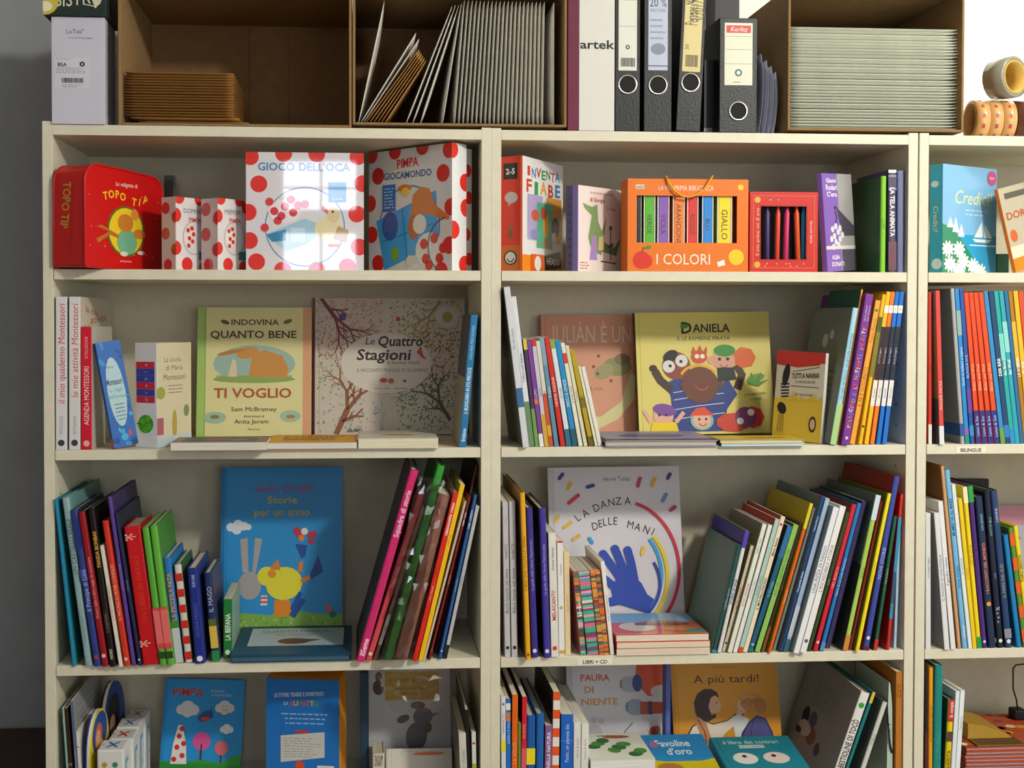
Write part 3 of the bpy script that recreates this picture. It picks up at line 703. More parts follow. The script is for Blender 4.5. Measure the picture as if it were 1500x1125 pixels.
def mondo(a):
    a.dots(RED, [(.04, .98), (.33, .99), (.66, 1), (.97, .95), (.12, .80), (.02, .58), (.04, .32), (.12, .08), (.9, .77), (.99, .5), (.97, .2), (.88, .0)], .075)
    a.text('PIMPA', .48, .885, .075, '#d8302a', bold=True, rot=3, jit=.08, fit=a.W*.26); a.text('GIOCAMONDO', .48, .79, .056, '#2f5f94', bold=True, fit=a.W*.58)
    a.arc(.5, .36, .36, -20, 200, .012, '#2f6fb0')
    a.poly([(.10, .43), (.82, .64), (.85, .22), (.2, .02)], '#3f9fe0'); a.ell(.27, .38, .10, .12, '#2f5fa8'); a.ell(.33, .15, .05, .06, '#7aa83a')
    a.stroke([(.15, .25), (.8, .38)], .006, '#2a5f90'); a.stroke([(.42, .52), (.48, .12)], .006, '#2a5f90')
    a.ell(.74, .17, .16, .14, '#e3ded9'); a.dots(RED, [(.68, .22), (.8, .26), (.86, .1), (.74, .05), (.9, .18), (.7, .10)], .045)
    a.poly([(.52, .45), (.55, .62), (.64, .68), (.74, .66), (.82, .52), (.98, .42), (.96, .4), (.7, .46)], '#d8782c'); a.ell(.56, .36, .07, .1, '#b8622c'); a.ell(.63, .38, .08, .08, '#e6ddd2')
    a.ell(.45, .68, .085, .03, '#e0702c'); a.ell(.46, .65, .05, .035, '#f0c830'); a.rect(.18, .34, .5, .72, '#2f6fc0'); a.lines(.2, .32, .52, .7, 7, '#b8d0ea'); a.ell(.52, .09, .05, .045, '#d8d3b8')
    a.arc(.97, .2, .24, 100, 250, .01, '#333333')
r_, w_, h_, t_ = yawed('A', 662, .006, math.radians(-46), 540, 683, 209, '#dedada', 'square white box with red dots turned left, blue map picture', G, side='R', name='game_box', cat='game box', front=mondo, hard=False, coat=True, spine='#d9d5d9', pages='#e9e7e4')
E_ = Art((w_+.0003, 0, 0), (0, 1, 0), (0, 0, 1), t_, h_); E_.rect(0, 1, 0, 1, '#e8e8ea'); E_.dots('#e02a1c', [(.0, .95), (.95, .7), (.1, .32), (.9, .05), (1, .5)], .42); E_.build('side_print', r_, True)
# lower tray of that box, sticking out behind
mt_ = box('tray', .003, w_-.004, t_+.0005, t_+.022, 0, h_*.975, mat('#cfcbc8', .3, 'gloss'), r_, .001)
E_ = Art((w_-.0038, t_+.0005, 0), (0, 1, 0), (0, 0, 1), .0215, h_*.975); E_.dots('#d02a20', [(.3, .82), (.5, .6), (.2, .3), (.6, .1)], .6); E_.build('tray_print', mt_)
# ================================================================== row A, middle bookcase
G = 'boxes and books on the top shelf of the middle bookcase'
def fiabe(a):
    a.rect(0, 1, 0, .145, '#f08a14')
    for t, v, h in (('INVENTA', .885, .085), ('FIABE', .755, .115)):
        cs = ['#d8402a', '#2f7fc0', '#c83c2a', '#2f9a4a', '#2a7a3a', '#d84a2a', '#2f7fc0']
        if t == 'FIABE': cs = ['#d8402a', '#2f9a4a', '#f0a81e', '#c83c2a', '#2f7fc0']
        for i, ch in enumerate(t): a.text(ch, .15+i*(.70/(len(t)-1)), v-.012*(i % 2), h, cs[i], bold=True, fit=a.W*(.11 if t == 'INVENTA' else .14))
    a.rect(.12, .48, .28, .68, '#b6a6d2'); a.rect(.58, .95, .27, .68, '#d99a3c'); a.rect(.34, .72, .215, .62, '#4fb28c'); a.ell(.3, .5, .1, .05, '#d8604a'); a.ell(.28, .33, .1, .05, '#8a92c8')
    a.ell(.56, .42, .07, .12, '#e8a41e'); a.ell(.5, .53, .06, .06, '#c8402a', rot=30); a.ell(.8, .42, .1, .09, '#3a2a20'); a.ell(.76, .32, .06, .05, '#e9e4dc'); a.rect(.5, .66, .23, .28, '#c9781e')
    a.poly([(.52, .15), (.93, .2), (.95, .05), (.55, .02)], '#17161a'); a.text('HEADU', .74, .105, .06, '#f4f1ea', bold=True, maxw=a.W*.36); a.circ(.35, .07, .09, '#f6ead8'); a.rect(.2, .5, 0, .155, '#e05a1c'); a.circ(.36, .075, .08, '#f6ead8')
def fiabes(a):
    a.rect(0, 1, 0, .225, '#c05a14'); a.rect(.14, .78, .80, .94, '#141316'); a.text('2-5', .46, .87, .05, '#e9e6e2', bold=True, maxw=a.W*.5); a.ell(.5, .64, .3, .05, '#b9b0b2'); a.poly([(.4, .61), (.36, .56), (.55, .6)], '#b9b0b2'); a.ell(.46, .32, .12, .04, '#7a4a24'); a.ell(.46, .38, .08, .03, '#8a5a2c')
    a.circ(.47, .115, .3, '#17161a'); a.circ(.47, .115, .24, '#c9c4bc'); a.arc(.47, .11, .14, 180, 360, .05, '#17161a')
    a.rect(.92, 1, 0, 1, '#e8621c')
yawed('A', 765, .006, math.radians(56), 733, 824.5, 228, '#e9e7e6', 'white and orange picture card game box with red side', G, name='game_box', cat='game box', front=fiabe, spine_art=fiabes, hard=False, spine='#cb2c18', pages='#e8a51e', coat=True)
def giorgio(a):
    a.text('La missione impossibile', .52, .935, .036, '#a8383c', maxw=a.W*.85); a.text('di Giorgio', .42, .85, .05, '#a8383c', bold=True, maxw=a.W*.5); a.text('il drago', .74, .765, .042, '#a8383c', maxw=a.W*.32)
    a.poly([(.1, .8), (.3, .76), (.42, .8), (.44, .6), (.55, .45), (.52, .2), (.3, .25), (.22, .4), (.3, .66), (.14, .74)], '#7f9a66'); a.poly([(.5, .45), (.62, .66), (.58, .44)], '#7f9a66'); a.poly([(.5, .25), (.85, .2), (.96, .42), (.8, .3), (.5, .38)], '#6f8a58')
    a.poly([(.25, .14), (.42, .14), (.4, .42), (.32, .44)], '#a98ac0'); a.poly([(.44, .26), (.58, .26), (.57, .42), (.46, .42)], '#cfc08a'); a.stroke([(.72, .14), (.72, .5)], .02, '#4a4a48'); a.stroke([(.66, .3), (.78, .34)], .04, '#55544e'); a.ell(.72, .53, .04, .03, '#6a675e'); a.stroke([(.5, .13), (.85, .11)], .02, '#5f6a50'); a.lines(.05, .25, .02, .12, 3, '#b86a6e')
yawed('A', 846.5, .012, math.radians(42), 829, 912, 271, '#e6d6d2', 'cream paperback with green dragon picture and violet spine', G, front=giorgio, spine='#8478b8', spine_art=lambda a: (a.rect(0, .55, 0, 1, '#5a5070'), a.lines(.2, .5, .05, .9, 9, '#3f3860')), hard=False)
# orange set box: frame with a real window, seven little books inside, cord handle
def setbox():
    Y = .004; xa, xb = pxx(919.5, Y, 330), pxx(1096, Y, 330); w = xb-xa; h = pzz(262.5, Y, 1000)-ZA; d = .062
    o = thing('book_set_box', 'orange gift box of mini colour books with yellow cord handle', 'gift box', T((xa, Y, ZA+.0004)))
    m_ = mat('#e67413', .38); u0 = pxx(932.5, Y, 330)-xa; u1 = pxx(1079.5, Y, 330)-xa; v0 = pzz(356, Y, 1000)-ZA; v1 = pzz(287, Y, 1000)-ZA
    for n_, a in (('front_panel', (0, u0, 0, .002, 0, h)), ('front_panel', (u1, w, 0, .002, 0, h)), ('front_panel', (u0, u1, 0, .002, 0, v0)), ('front_panel', (u0, u1, 0, .002, v1, h)),
                  ('side_panel', (0, .0015, .002, d, 0, h)), ('side_panel', (w-.0015, w, .002, d, 0, h)), ('back_panel', (.0015, w-.0015, d-.0015, d, 0, h)), ('top_panel', (.0015, w-.0015, .002, d-.0015, h-.0015, h)), ('bottom_panel', (.0015, w-.0015, .002, d-.0015, 0, .0015))):
        box(n_, *a, m_, o)
    A = Art((0, -.0002, 0), (1, 0, 0), (0, 0, 1), w, h)
    A.rect(.065, .135, .89, .935, '#e9e2da'); A.text('SASSI', .1, .912, .03, '#5a3a28', bold=True, maxw=w*.06); A.text('LA MIA PRIMA BIBLIOTECA', .48, .905, .055, '#f6e3cf', fit=w*.46); A.circ(.935, .915, .024, '#f0c92a')
    A.text('I COLORI', .46, .135, .12, '#f7ead8', fit=w*.46); A.circ(.115, .12, .072, '#d8301c'); A.circ(.145, .11, .06, '#d8301c'); A.ell(.165, .255, .03, .02, '#4f8a2a', rot=15); A.stroke([(.12, .2), (.13, .26)], .008, '#5a3a1a')
    A.ell(.90, .155, .065, .085, '#f2c61c', rot=-35); A.poly([(.74, .10), (.80, .13), (.81, .07), (.75, .05)], '#ece6e0')
    A.build('front_print', o)
    hx = [(975, 259), (978, 268), (986, 280), (997, 288), (1008, 289.5), (1020, 286), (1031, 277), (1038, 266), (1043, 258)]
    pts = [(P(x, y, Y).x-xa, -.004-.004*math.sin(i/8*math.pi), P(x, y, Y).z-ZA) for i, (x, y) in enumerate(hx)]
    pts = [(pts[0][0], .006, pts[0][2]-.004)]+pts+[(pts[-1][0], .006, pts[-1][2]-.004)]
    tube('cord_handle', pts, .0021, mat('#e8a01c', .5), o)
    for a, b, c, l, t in ((932.5, 939, '#2c2f33', 'black', 'NERO'), (943.5, 959.5, '#57b02c', 'green', 'VERDE'), (963.5, 980, '#8a5cb4', 'purple', 'VIOLA'), (986, 1002.5, '#ef8032', 'orange', 'ARANCIONE'), (1007, 1022.5, '#d8322a', 'red', 'ROSSO'), (1029, 1044.5, '#2587d8', 'blue', 'BLU'), (1051, 1072, '#f0d41e', 'yellow', 'GIALLO')):
        x0, x1 = pxx(a, Y+.006, 320)-.0006, pxx(b, Y+.006, 320)+.0006; x0 = max(x0, xa+.0017)
        r = thing('book', l+' mini board book inside the orange gift box', 'book', T((x1, Y+.006, ZA+.0022)) @ R(math.pi/2, 'Z'), 'mini books in the orange gift box')
        book_parts(r, .05, h-.006, x1-x0, c, hard=True, spine_art=lambda a, t=t: (a.rect(0, .09, 0, 1, '#d9d4c4'), a.rect(.91, 1, 0, 1, '#d9d4c4'), a.text(t, .5, .52, .42*a.W/a.H, '#4a3a30', rot=-90, maxw=a.H*.45)))
setbox()
def crayons():
    M = None; Y = .006; xa, xb = pxx(1098.5, Y, 330), pxx(1198, Y, 330); w = xb-xa; h = pzz(281.5, Y, 1150)-ZA; d = .03
    o = thing('crayon_box', 'red window box holding coloured crayons, right of orange gift box', 'crayon box', T((xa, Y, ZA+.0004)))
    m_ = mat('#c9241a', .38); u0 = .16*w; u1 = .83*w; v0 = .155*h; v1 = .82*h
    for n_, a in (('front_panel', (0, u0, 0, .0015, 0, h)), ('front_panel', (u1, w, 0, .0015, 0, h)), ('front_panel', (u0, u1, 0, .0015, 0, v0)), ('front_panel', (u0, u1, 0, .0015, v1, h)),
                  ('side_panel', (0, .0015, .0015, d, 0, h)), ('side_panel', (w-.0015, w, .0015, d, 0, h)), ('top_panel', (.0015, w-.0015, .0015, d, h-.0015, h)), ('bottom_panel', (.0015, w-.0015, .0015, d, 0, .0015))): box(n_, *a, m_, o)
    box('back_panel', .0015, w-.0015, d-.002, d, .0015, h-.0015, mat('#1e1718', .6), o)
    A = Art((0, -.0002, 0), (1, 0, 0), (0, 0, 1), w, h)
    A.stroke([(.05, .05), (.95, .05), (.95, .95), (.05, .95)], .006, '#e8954a', True); A.text('Il mio primo set di arte', .11, .5, .05, '#e8b07a', rot=90, maxw=h*.6); A.text('NORD EDITORE', .90, .5, .028, '#f0d8c8', rot=90)
    A.dots('#d9a63a', [(.11, .9), (.11, .09)], .045); A.stroke([(u0/w-.01, v0/h-.01), (u1/w+.01, v0/h-.01), (u1/w+.01, v1/h+.01), (u0/w-.01, v1/h+.01)], .008, '#8a1a14', True)
    rn = random.Random(3); A.dots('#f0c8a0', [(rn.uniform(.1, .9), rn.choice((.07, .9, .93, .1))) for _ in range(12)], .008); A.build('front_print', o)
    for x, dx, c, l in ((1124, 0, '#4a3a6a', 'dark violet'), (1139, 2, '#d84a34', 'coral red'), (1152, 3, '#cf3a6e', 'magenta'), (1168.5, -4, '#e0582a', 'orange'), (1177.5, 0, '#1f86b8', 'blue')):
        xx = pxx(x, Y+.012, 330); hh = h*.735; rr = .0052
        vs = []; fs = []; prof = [(0, .6), (.003, 1), (hh*.84, 1), (hh*.87, .72), (hh*.985, .38), (hh, .2)]
        for z, k in prof:
            for q in range(10): t = q*math.pi/5; vs.append((rr*k*math.cos(t)+z*dx*.009, rr*k*math.sin(t), z))
        for i in range(len(prof)-1):
            for q in range(10): fs.append((i*10+q, i*10+(q+1) % 10, (i+1)*10+(q+1) % 10, (i+1)*10+q))
        fs += [tuple(range(10))[::-1], tuple(range(50, 60))]
        c_ = mesh('crayon', vs, fs, mat(c, .4), None, smooth=True); c_.location = (xx-dx*.004*.1, Y+.0135, ZA+v0-.004)
        tag(c_, l+' crayon standing in the red window box', 'crayon', 'crayons in the red box')
    s_ = box('inner_ledge', u0-.004, u1+.004, .003, d-.003, .0015, v0-.0046, mat('#7e1a14', .6), o)
crayons()
def rodari(a):
    a.rect(0, .5, 0, 1, '#8866b8'); a.rect(.5, 1, 0, 1, '#a9a4a4'); a.text('Gianni', .3, .93, .045, '#efe9ea', bold=True, fit=a.W*.34); a.text('Rodari', .3, .86, .055, '#efe9ea', bold=True, fit=a.W*.38); a.text('C\'era', .3, .79, .05, '#efe9ea', bold=True, fit=a.W*.34)
    a.poly([(.5, 1), (1, 1), (1, .5), (.55, .66)], '#a9a6a4'); a.poly([(.42, .66), (1, .46), (1, .36), (.6, .36), (.5, .5)], '#4e4c56'); a.stroke([(.36, .62), (.42, .55), (.34, .48)], .03, '#302c3a'); a.circ(.38, .65, .03, '#302c3a')
    a.dots('#ded9dc', [(.25, .43), (.36, .46), (.3, .36), (.43, .4), (.2, .33), (.34, .3), (.5, .44), (.48, .33), (.25, .25), (.43, .27), (.57, .37)], .055); a.rect(0, 1, .225, .26, '#d9d5d2'); a.rect(.52, 1, 0, .22, '#5a5460'); a.text('ALBA', .3, .145, .045, '#efe9ea', bold=True); a.text('DONATI', .36, .075, .045, '#efe9ea', bold=True)
yawed('A', 1213, .01, math.radians(38), None, 1256, 254, '#8866b8', 'purple and grey hardback tilted left, right of the red crayon box', G, lean=-.075, t=.012, front=rodari, hard=False)
# the dark green book seen from its back cover, light green spine facing out
spines('A', G, '', [
    (1289.5, 1297.5, 1291, 1299, 258, '#7cc42a', 'dark green book showing its back cover, bright green spine', dict(cov='#2f5a34', w=.24, t='LUPI', c='#4a7a1a', back=None, y=.006, hard=True)),
    (1301.5, 1313, 1301.5, 1313, 249, '#4c465e', 'dark violet book with white capital lettering down its spine', dict(t='LA TELA ANIMATA', c='#e9e6ea', bold=True, lo=.35, hi=.83, y=.006, bands=((.97, 1, '#e3e6ea'), (.8, .95, '#8a88a0'), (.82, .93, '#4c465e'), (.02, .3, '#6a4650')), cov='#5a5a82')),
    (1314.5, 1324.5, 1314.5, 1324.5, 250, '#747ca4', 'blue grey book against the right side panel, top shelf', dict(y=.012, w=.16, cov='#666e96')),
])
# ================================================================== row A, right bookcase
G = 'books on the top shelf of the right bookcase'
def credici(a):
    a.rect(0, 1, .36, 1, '#7fb9e2'); a.rect(0, 1, 0, .36, '#2f9fcf'); a.rect(.5, 1, .26, .27, '#e6f3f6'); a.text('Credici!', .55, .71, .13, '#efe08e', fit=a.W*.7, shear=.25); a.lines(.42, .92, .53, .61, 2, '#cfe2f0', .25)
    a.poly([(0, .45), (.18, .42), (.42, .26), (.72, .02), (.6, 0), (0, 0)], '#1f8a62')
    for u, v, h in ((.14, .42, .1), (.24, .38, .14), (.34, .34, .12)): a.poly([(u-.06, v), (u+.06, v), (u, v+h)], '#eef5f2')
    a.poly([(.58, .34), (.72, .49), (.74, .34)], '#f2f6f4'); a.poly([(.76, .34), (.78, .47), (.92, .34)], '#e6eef2'); a.poly([(.55, .325), (.9, .325), (.85, .295), (.6, .295)], '#f4f6f4')
    for u, v in ((.1, .22), (.3, .22), (.14, .08), (.38, .11), (.56, .07), (.7, .02), (.3, .02)):
        for k in range(10): t = k*math.pi/5; a.ell(u+.07*math.cos(t), v+.045*math.sin(t), .045, .016, '#f7f5ea', 8, rot=math.degrees(t)); a.l -= 1
        a.l += 1; a.circ(u, v, .06, '#fbf9f0', 12)
    a.circ(.9, .91, .085, '#c8508a'); a.text('NEW', .9, .91, .025, '#f0d8e4')
yawed('A', 1380.5, .006, math.radians(28), 1361.5, 1459.5, 240, '#78b4e0', 'light blue hardback with white sailing boat and flowers', G, front=credici, spine='#1aa6c4', spine_art=lambda a: (a.text('Credici!', .5, .5, .4*a.W/a.H, '#e8e6a0', rot=-90, shear=.2, maxw=a.H*.3), a.ell(.4, .82, .3, .03, '#cfe6ea'), a.ell(.6, .08, .4, .05, '#cfe6ea')), coat=True, hard=False)
def dory(a):
    a.rect(0, 1, 0, .3, '#d9cfb8'); a.text('DORY', .3, .66, .09, '#b0532a', bold=True, fit=a.W*.5); a.rect(.1, .8, .86, .93, '#5a5a50'); a.dots('#c9622c', [(.12, .42), (.5, .38), (.35, .27), (.62, .25), (.8, .4)], .07); a.ell(.7, .5, .16, .05, '#8a5a4a'); a.rect(0, .6, 0, .16, '#e8821c')
yawed('A', 1489, .02, math.radians(30), None, 1560, 275, '#b5ad98', 'grey cream picture book leaning left behind the light blue hardback', G, lean=-.24, t=.008, front=dory, hard=False, spine='#d9741c')
cartonbox('green_box', 1462, 1480, 372, .235, .03, ZA, '#1f5a34', 'dark green little book lying deep behind the leaning cream book', 'book')

# ================================================================== row B, left bookcase
G = 'books on the second shelf of the left bookcase'
def quaderno(a): a.rect(.92, 1, 0, 1, '#3f6a72')
def attivita(a):
    a.text('la mia', .35, .91, .045, '#b8502c', rot=-5, fit=a.W*.4); a.text('attività', .55, .86, .055, '#b8502c', rot=3, fit=a.W*.5); a.text('Montessori', .5, .79, .045, '#3a4a34', bold=True, fit=a.W*.75)
spines('B', G, '', [
    (81.5, 98, 81.5, 98, 435, '#dcd8dc', 'white workbook with red script spine beside left side panel', dict(cov='#b9cdd2', w=.24, hard=False, y=.002, print=dict(t='il mio quaderno Montessori', c='#c83a34', d='u', lo=.30, hi=.955, hs=.62, shear=.1, extra=(('MATITE NUVOLE', .1, .22, '#8a8f92', .3),), dot=(.045, '#3a3f44')))),
    (101, 117.5, 101, 117.5, 435, '#dcd8d8', 'second white workbook with orange script spine, cover partly visible', dict(cov='#c9bfae', w=.285, hard=False, y=.002, front=attivita, print=dict(t='le mie attività Montessori', c='#c8583a', d='u', lo=.34, hi=.955, hs=.62, shear=.1, extra=(('MATITE NUVOLE', .1, .22, '#8a8f92', .3),), dot=(.045, '#3a3f44')))),
    (119, 134.5, 118.5, 134, 479, '#cf1830', 'bright red diary spine with white capital lettering', dict(cov='#bdb7b0', w=.19, hard=False, y=.003, print=dict(t='AGENDA MONTESSORI', c='#f0dadc', d='u', lo=.2, hi=.68, hs=.5, extra=(('ISTRUZIONI', .74, .92, '#e8b0b4', .3),), dot=(.05, '#e8b0b4')))),
])
def acqua(a):
    a.rect(0, 1, 0, 1, '#1f5fae')
    rn = random.Random(8)
    for _ in range(26): a.ell(rn.uniform(0, 1), rn.uniform(0, 1), rn.uniform(.05, .16), rn.uniform(.02, .05), rn.choice(('#2f86c8', '#184a94', '#3fa0d0', '#235fb0')), 9, rn.uniform(0, 60)); a.l -= 1
    a.l += 1; a.ell(.5, .52, .36, .33, '#a9c6cc'); a.text('Maria', .4, .76, .022, '#3a4a5a'); a.text('Montessori', .48, .62, .06, '#22406a', bold=True, fit=a.W*.66); a.text('e i figli', .48, .54, .035, '#2f8aa0'); a.text('dell\'acqua', .5, .48, .035, '#2f8aa0'); a.lines(.3, .75, .24, .42, 5, '#5a7a8a', al='c'); a.ell(.75, .12, .06, .03, '#d8402a')
yawed('B', 167, .004, math.radians(33), None, 203, 502, '#1f5fae', 'glossy blue book with pale oval, leaning left on the diary', G, lean=-.172, t=.012, front=acqua, hard=False, spine='#1a55a2', spine_art=lambda a: a.rect(0, 1, 0, .09, '#e0581c'))
def parco(a):
    a.text('La scuola', .45, .84, .05, '#8a7a5a', fit=a.W*.5); a.text('di Maria', .5, .76, .05, '#8a7a5a', fit=a.W*.5); a.text('Montessori', .5, .67, .06, '#7a6a4a', fit=a.W*.66); a.ell(.1, .52, .13, .06, '#9aa04a'); a.ell(.5, .2, .07, .15, '#b09a4a'); a.ell(.85, .33, .08, .06, '#7a8a5a'); a.lines(.3, .75, .5, .6, 3, '#9a8f78', al='c'); a.rect(0, .18, .12, .28, '#a85a6a'); a.rect(0, 1, 0, .1, '#bac6cf')
def albero(a):
    for i, (ch, c, l) in enumerate((('o', '#c8283c', .05), ('r', '#3a3f9a', .05), ('e', '#c8283c', .05), ('b', '#3a3f9a', .0), ('l', '#3a3f9a', .0), ('a', '#c8283c', 0))):
        v = .46+i*.066; a.rect(.08, .9, v-.033, v+.031, c); a.text(ch, .5, v, .04, '#d8b8bc' if c == '#c8283c' else '#a8aee0', rot=90)
    a.circ(.5, .225, .34, '#3f9420'); a.dots('#56b02c', [(.35, .25), (.6, .28), (.5, .17), (.65, .2)], .12); a.stroke([(.1, .23), (.3, .225)], .04, '#4a3424')
yawed('B', 230, .022, math.radians(63), 197.5, 280, 503, '#cfc4a4', 'thick white spine book with lettered blocks and green tree', G, front=parco, spine='#dadadc', spine_art=albero, hard=False)
def indovina(a):
    a.rect(0, .065, 0, 1, '#a6c46a'); a.rect(.065, .075, 0, 1, '#8fae58'); a.rect(.925, 1, 0, 1, '#d9a07a')
    a.text('INDOVINA', .5, .885, .045, '#5a4a38', fit=a.W*.42, bold=True); a.ell(.24, .885, .04, .016, '#5a5a42', rot=-20); a.ell(.79, .89, .04, .016, '#5a7a3a', rot=20); a.text('QUANTO BENE', .49, .79, .058, '#5a4436', bold=True, fit=a.W*.76)
    a.ell(.5, .56, .36, .145, '#9db9ac'); a.rect(.17, .83, .43, .47, '#9db07a'); a.ell(.5, .44, .36, .03, '#8fa85a'); a.poly([(.45, .46), (.48, .62), (.58, .67), (.75, .62), (.8, .52), (.78, .45)], '#c98f4a'); a.ell(.44, .645, .1, .045, '#c98f4a', rot=10); a.ell(.29, .65, .12, .016, '#b9803c', rot=12); a.poly([(.27, .46), (.35, .46), (.34, .58), (.31, .6)], '#dcc9a6')
    a.text('TI VOGLIO', .49, .335, .075, '#b0563a', bold=True, fit=a.W*.68); a.text('Sam McBratney', .5, .21, .034, '#4a4036', fit=a.W*.4); a.text('illustrazioni di', .5, .155, .02, '#6a6050', shear=.2); a.text('Anita Jeram', .48, .115, .034, '#4a4036', fit=a.W*.3); a.ell(.16, .145, .1, .045, '#9db9a0'); a.ell(.82, .155, .09, .045, '#9dc0a8'); a.ell(.82, .15, .04, .015, '#b97a3c'); a.ell(.16, .15, .04, .015, '#8a7a4a'); a.text('Nord Sud', .5, .055, .016, '#6a6050')
face('B', 288.5, 456, 452, .225, .262, .014, '#ddd59a', 'pale yellow picture book with brown hill scene, facing out', G, front=indovina, spine='#8fae58')
def stagioni(a):
    rn = random.Random(11)
    def br(u, v, ang, L, w, c, d):
        u2 = u+L*math.cos(ang); v2 = v+L*math.sin(ang)*a.W/a.H; a.stroke([(u, v), (u2, v2)], w, c); a.l -= 1
        if d:
            for k in (-1, 1): br(u2, v2, ang+k*rn.uniform(.25, .6), L*rn.uniform(.6, .8), w*.62, c, d-1)
            br(u+(u2-u)*.55, v+(v2-v)*.55, ang+rn.choice((-.8, .8)), L*.5, w*.5, c, min(d-1, 1))
    for c, (u0, u1, v0, v1), n in (('#c08a86', (.02, .45, .55, .98), 420), ('#8f8a4a', (.5, .98, .6, .98), 380), ('#9a5a4a', (.72, .98, .4, .75), 150), ('#5f8a5a', (.55, .98, .02, .42), 420), ('#8a98a8', (.02, .45, .02, .3), 90), ('#7f9a6a', (.02, .2, .3, .6), 60)):
        for _ in range(n): a.ell(rn.uniform(u0, u1), rn.uniform(v0, v1), *((lambda q: (q, q*.55))(.005+rn.random()*.008)), c, 5, rn.uniform(0, 90)); a.l -= 1
    a.l += 1
    br(.05, 1, -.95, .16, .028, '#7a3f4a', 5); br(.84, .98, -2.2, .12, .016, '#9a8448', 4); br(.15, 0, 1.15, .18, .04, '#8f5a3c', 5); br(.9, .1, 2.1, .14, .024, '#5f5240', 5); br(.44, .02, 1.4, .08, .006, '#a7a0b0', 3); a.l += 1
    a.ell(.48, .52, .30, .22, '#d6ccc2', 30)
    a.text('Le', .37, .685, .055, '#3a3030', shear=.2); a.text('Quattro', .57, .685, .075, '#3a3030', shear=.15, bold=True, fit=a.W*.30); a.text('Stagioni', .46, .585, .08, '#3a3030', shear=.15, bold=True, fit=a.W*.36); a.text('di Antonio Vivaldi', .59, .525, .024, '#5a4a48', shear=.2, fit=a.W*.22); a.text('IL RACCONTO MUSICALE IN UN GIORNO', .52, .47, .027, '#6a5a58', fit=a.W*.47)
    a.poly([(.68, .6), (.71, .65), (.72, .59), (.75, .54), (.71, .565)], '#c0503c'); a.ell(.46, .395, .025, .018, '#c24a3a'); a.ell(.51, .39, .02, .02, '#c2603a'); a.ell(.6, .39, .012, .01, '#8a4a3a'); a.lines(.4, .66, .32, .35, 1, '#a8a098', .3); a.text('GIUNTI', .27, .03, .024, '#2a2424', bold=True)
    a.circ(.19, .86, .025, '#5a4a9a'); a.rect(.545, .57, .83, .86, '#b83c30'); a.circ(.885, .86, .075, '#cfc9c4'); a.circ(.885, .86, .035, '#b09a4a')
face('B', 459, 681, 438, .254, .288, .012, '#c9bdae', 'large square book covered with fine tree branches and leaves', G, front=stagioni, spine='#8a4a4e')
zb_ = ZB
flat(ZB, 250, 391, -.032, .098, .0165, '#8a7a6a', 'flat white-edged paperback lying before the pale yellow book', G, front=lambda a: (a.rect(.1, .88, .15, .85, '#5c5c66'), a.ell(.45, .5, .16, .22, '#9a5a60'), a.ell(.7, .4, .1, .15, '#7a8088')), hard=False, pages='#e2ddd0', spine='#cfc8b8', yaw=.0)
flat(ZB, 392, 523, -.012, .155, .0125, '#dca01c', 'flat yellow paperback with orange band, middle of three lying', G, front=lambda a: (a.lines(.15, .9, .25, .85, 4, '#6a5030', .5), a.rect(.2, .5, .3, .5, '#b5761c')), hard=False, pages='#dedad4', yaw=.0)
r_, w_ = flat(ZB, 525, 642, -.012, .16, .0195, '#cfcabd', 'flat cream notebook with yellow oval, rightmost of three lying', G, front=lambda a: (a.ell(.5, .45, .22, .1, '#c09a2c'), a.lines(.2, .9, .75, .9, 2, '#9a968c')), hard=False, pages='#e3dcc0', yaw=.0)
def bis(a): a.rect(0, 1, .52, 1, '#5a5c62'); a.rect(0, 1, 0, .52, '#b4a98e'); a.lines(.15, .85, .2, .44, 9, '#8a8270', .25)
spines('B', G, '', [(672.5, 682.5, 689.5, 700.5, 462, '#1f74a8', 'thin blue spine book leaning right against the right panel', dict(w=.19, y=.004, hard=False, back=bis, print=dict(t='IL BILINGUISMO IN ETÀ PRECOCE', c='#d6e6f0', d='u', lo=.25, hi=.6, hs=.5, bold=True, extra=(('COLLANA PSICOLOGIA', .66, .92, '#9cc4de', .35), ('Erickson', .04, .14, '#e0ecf4', .5)))))])

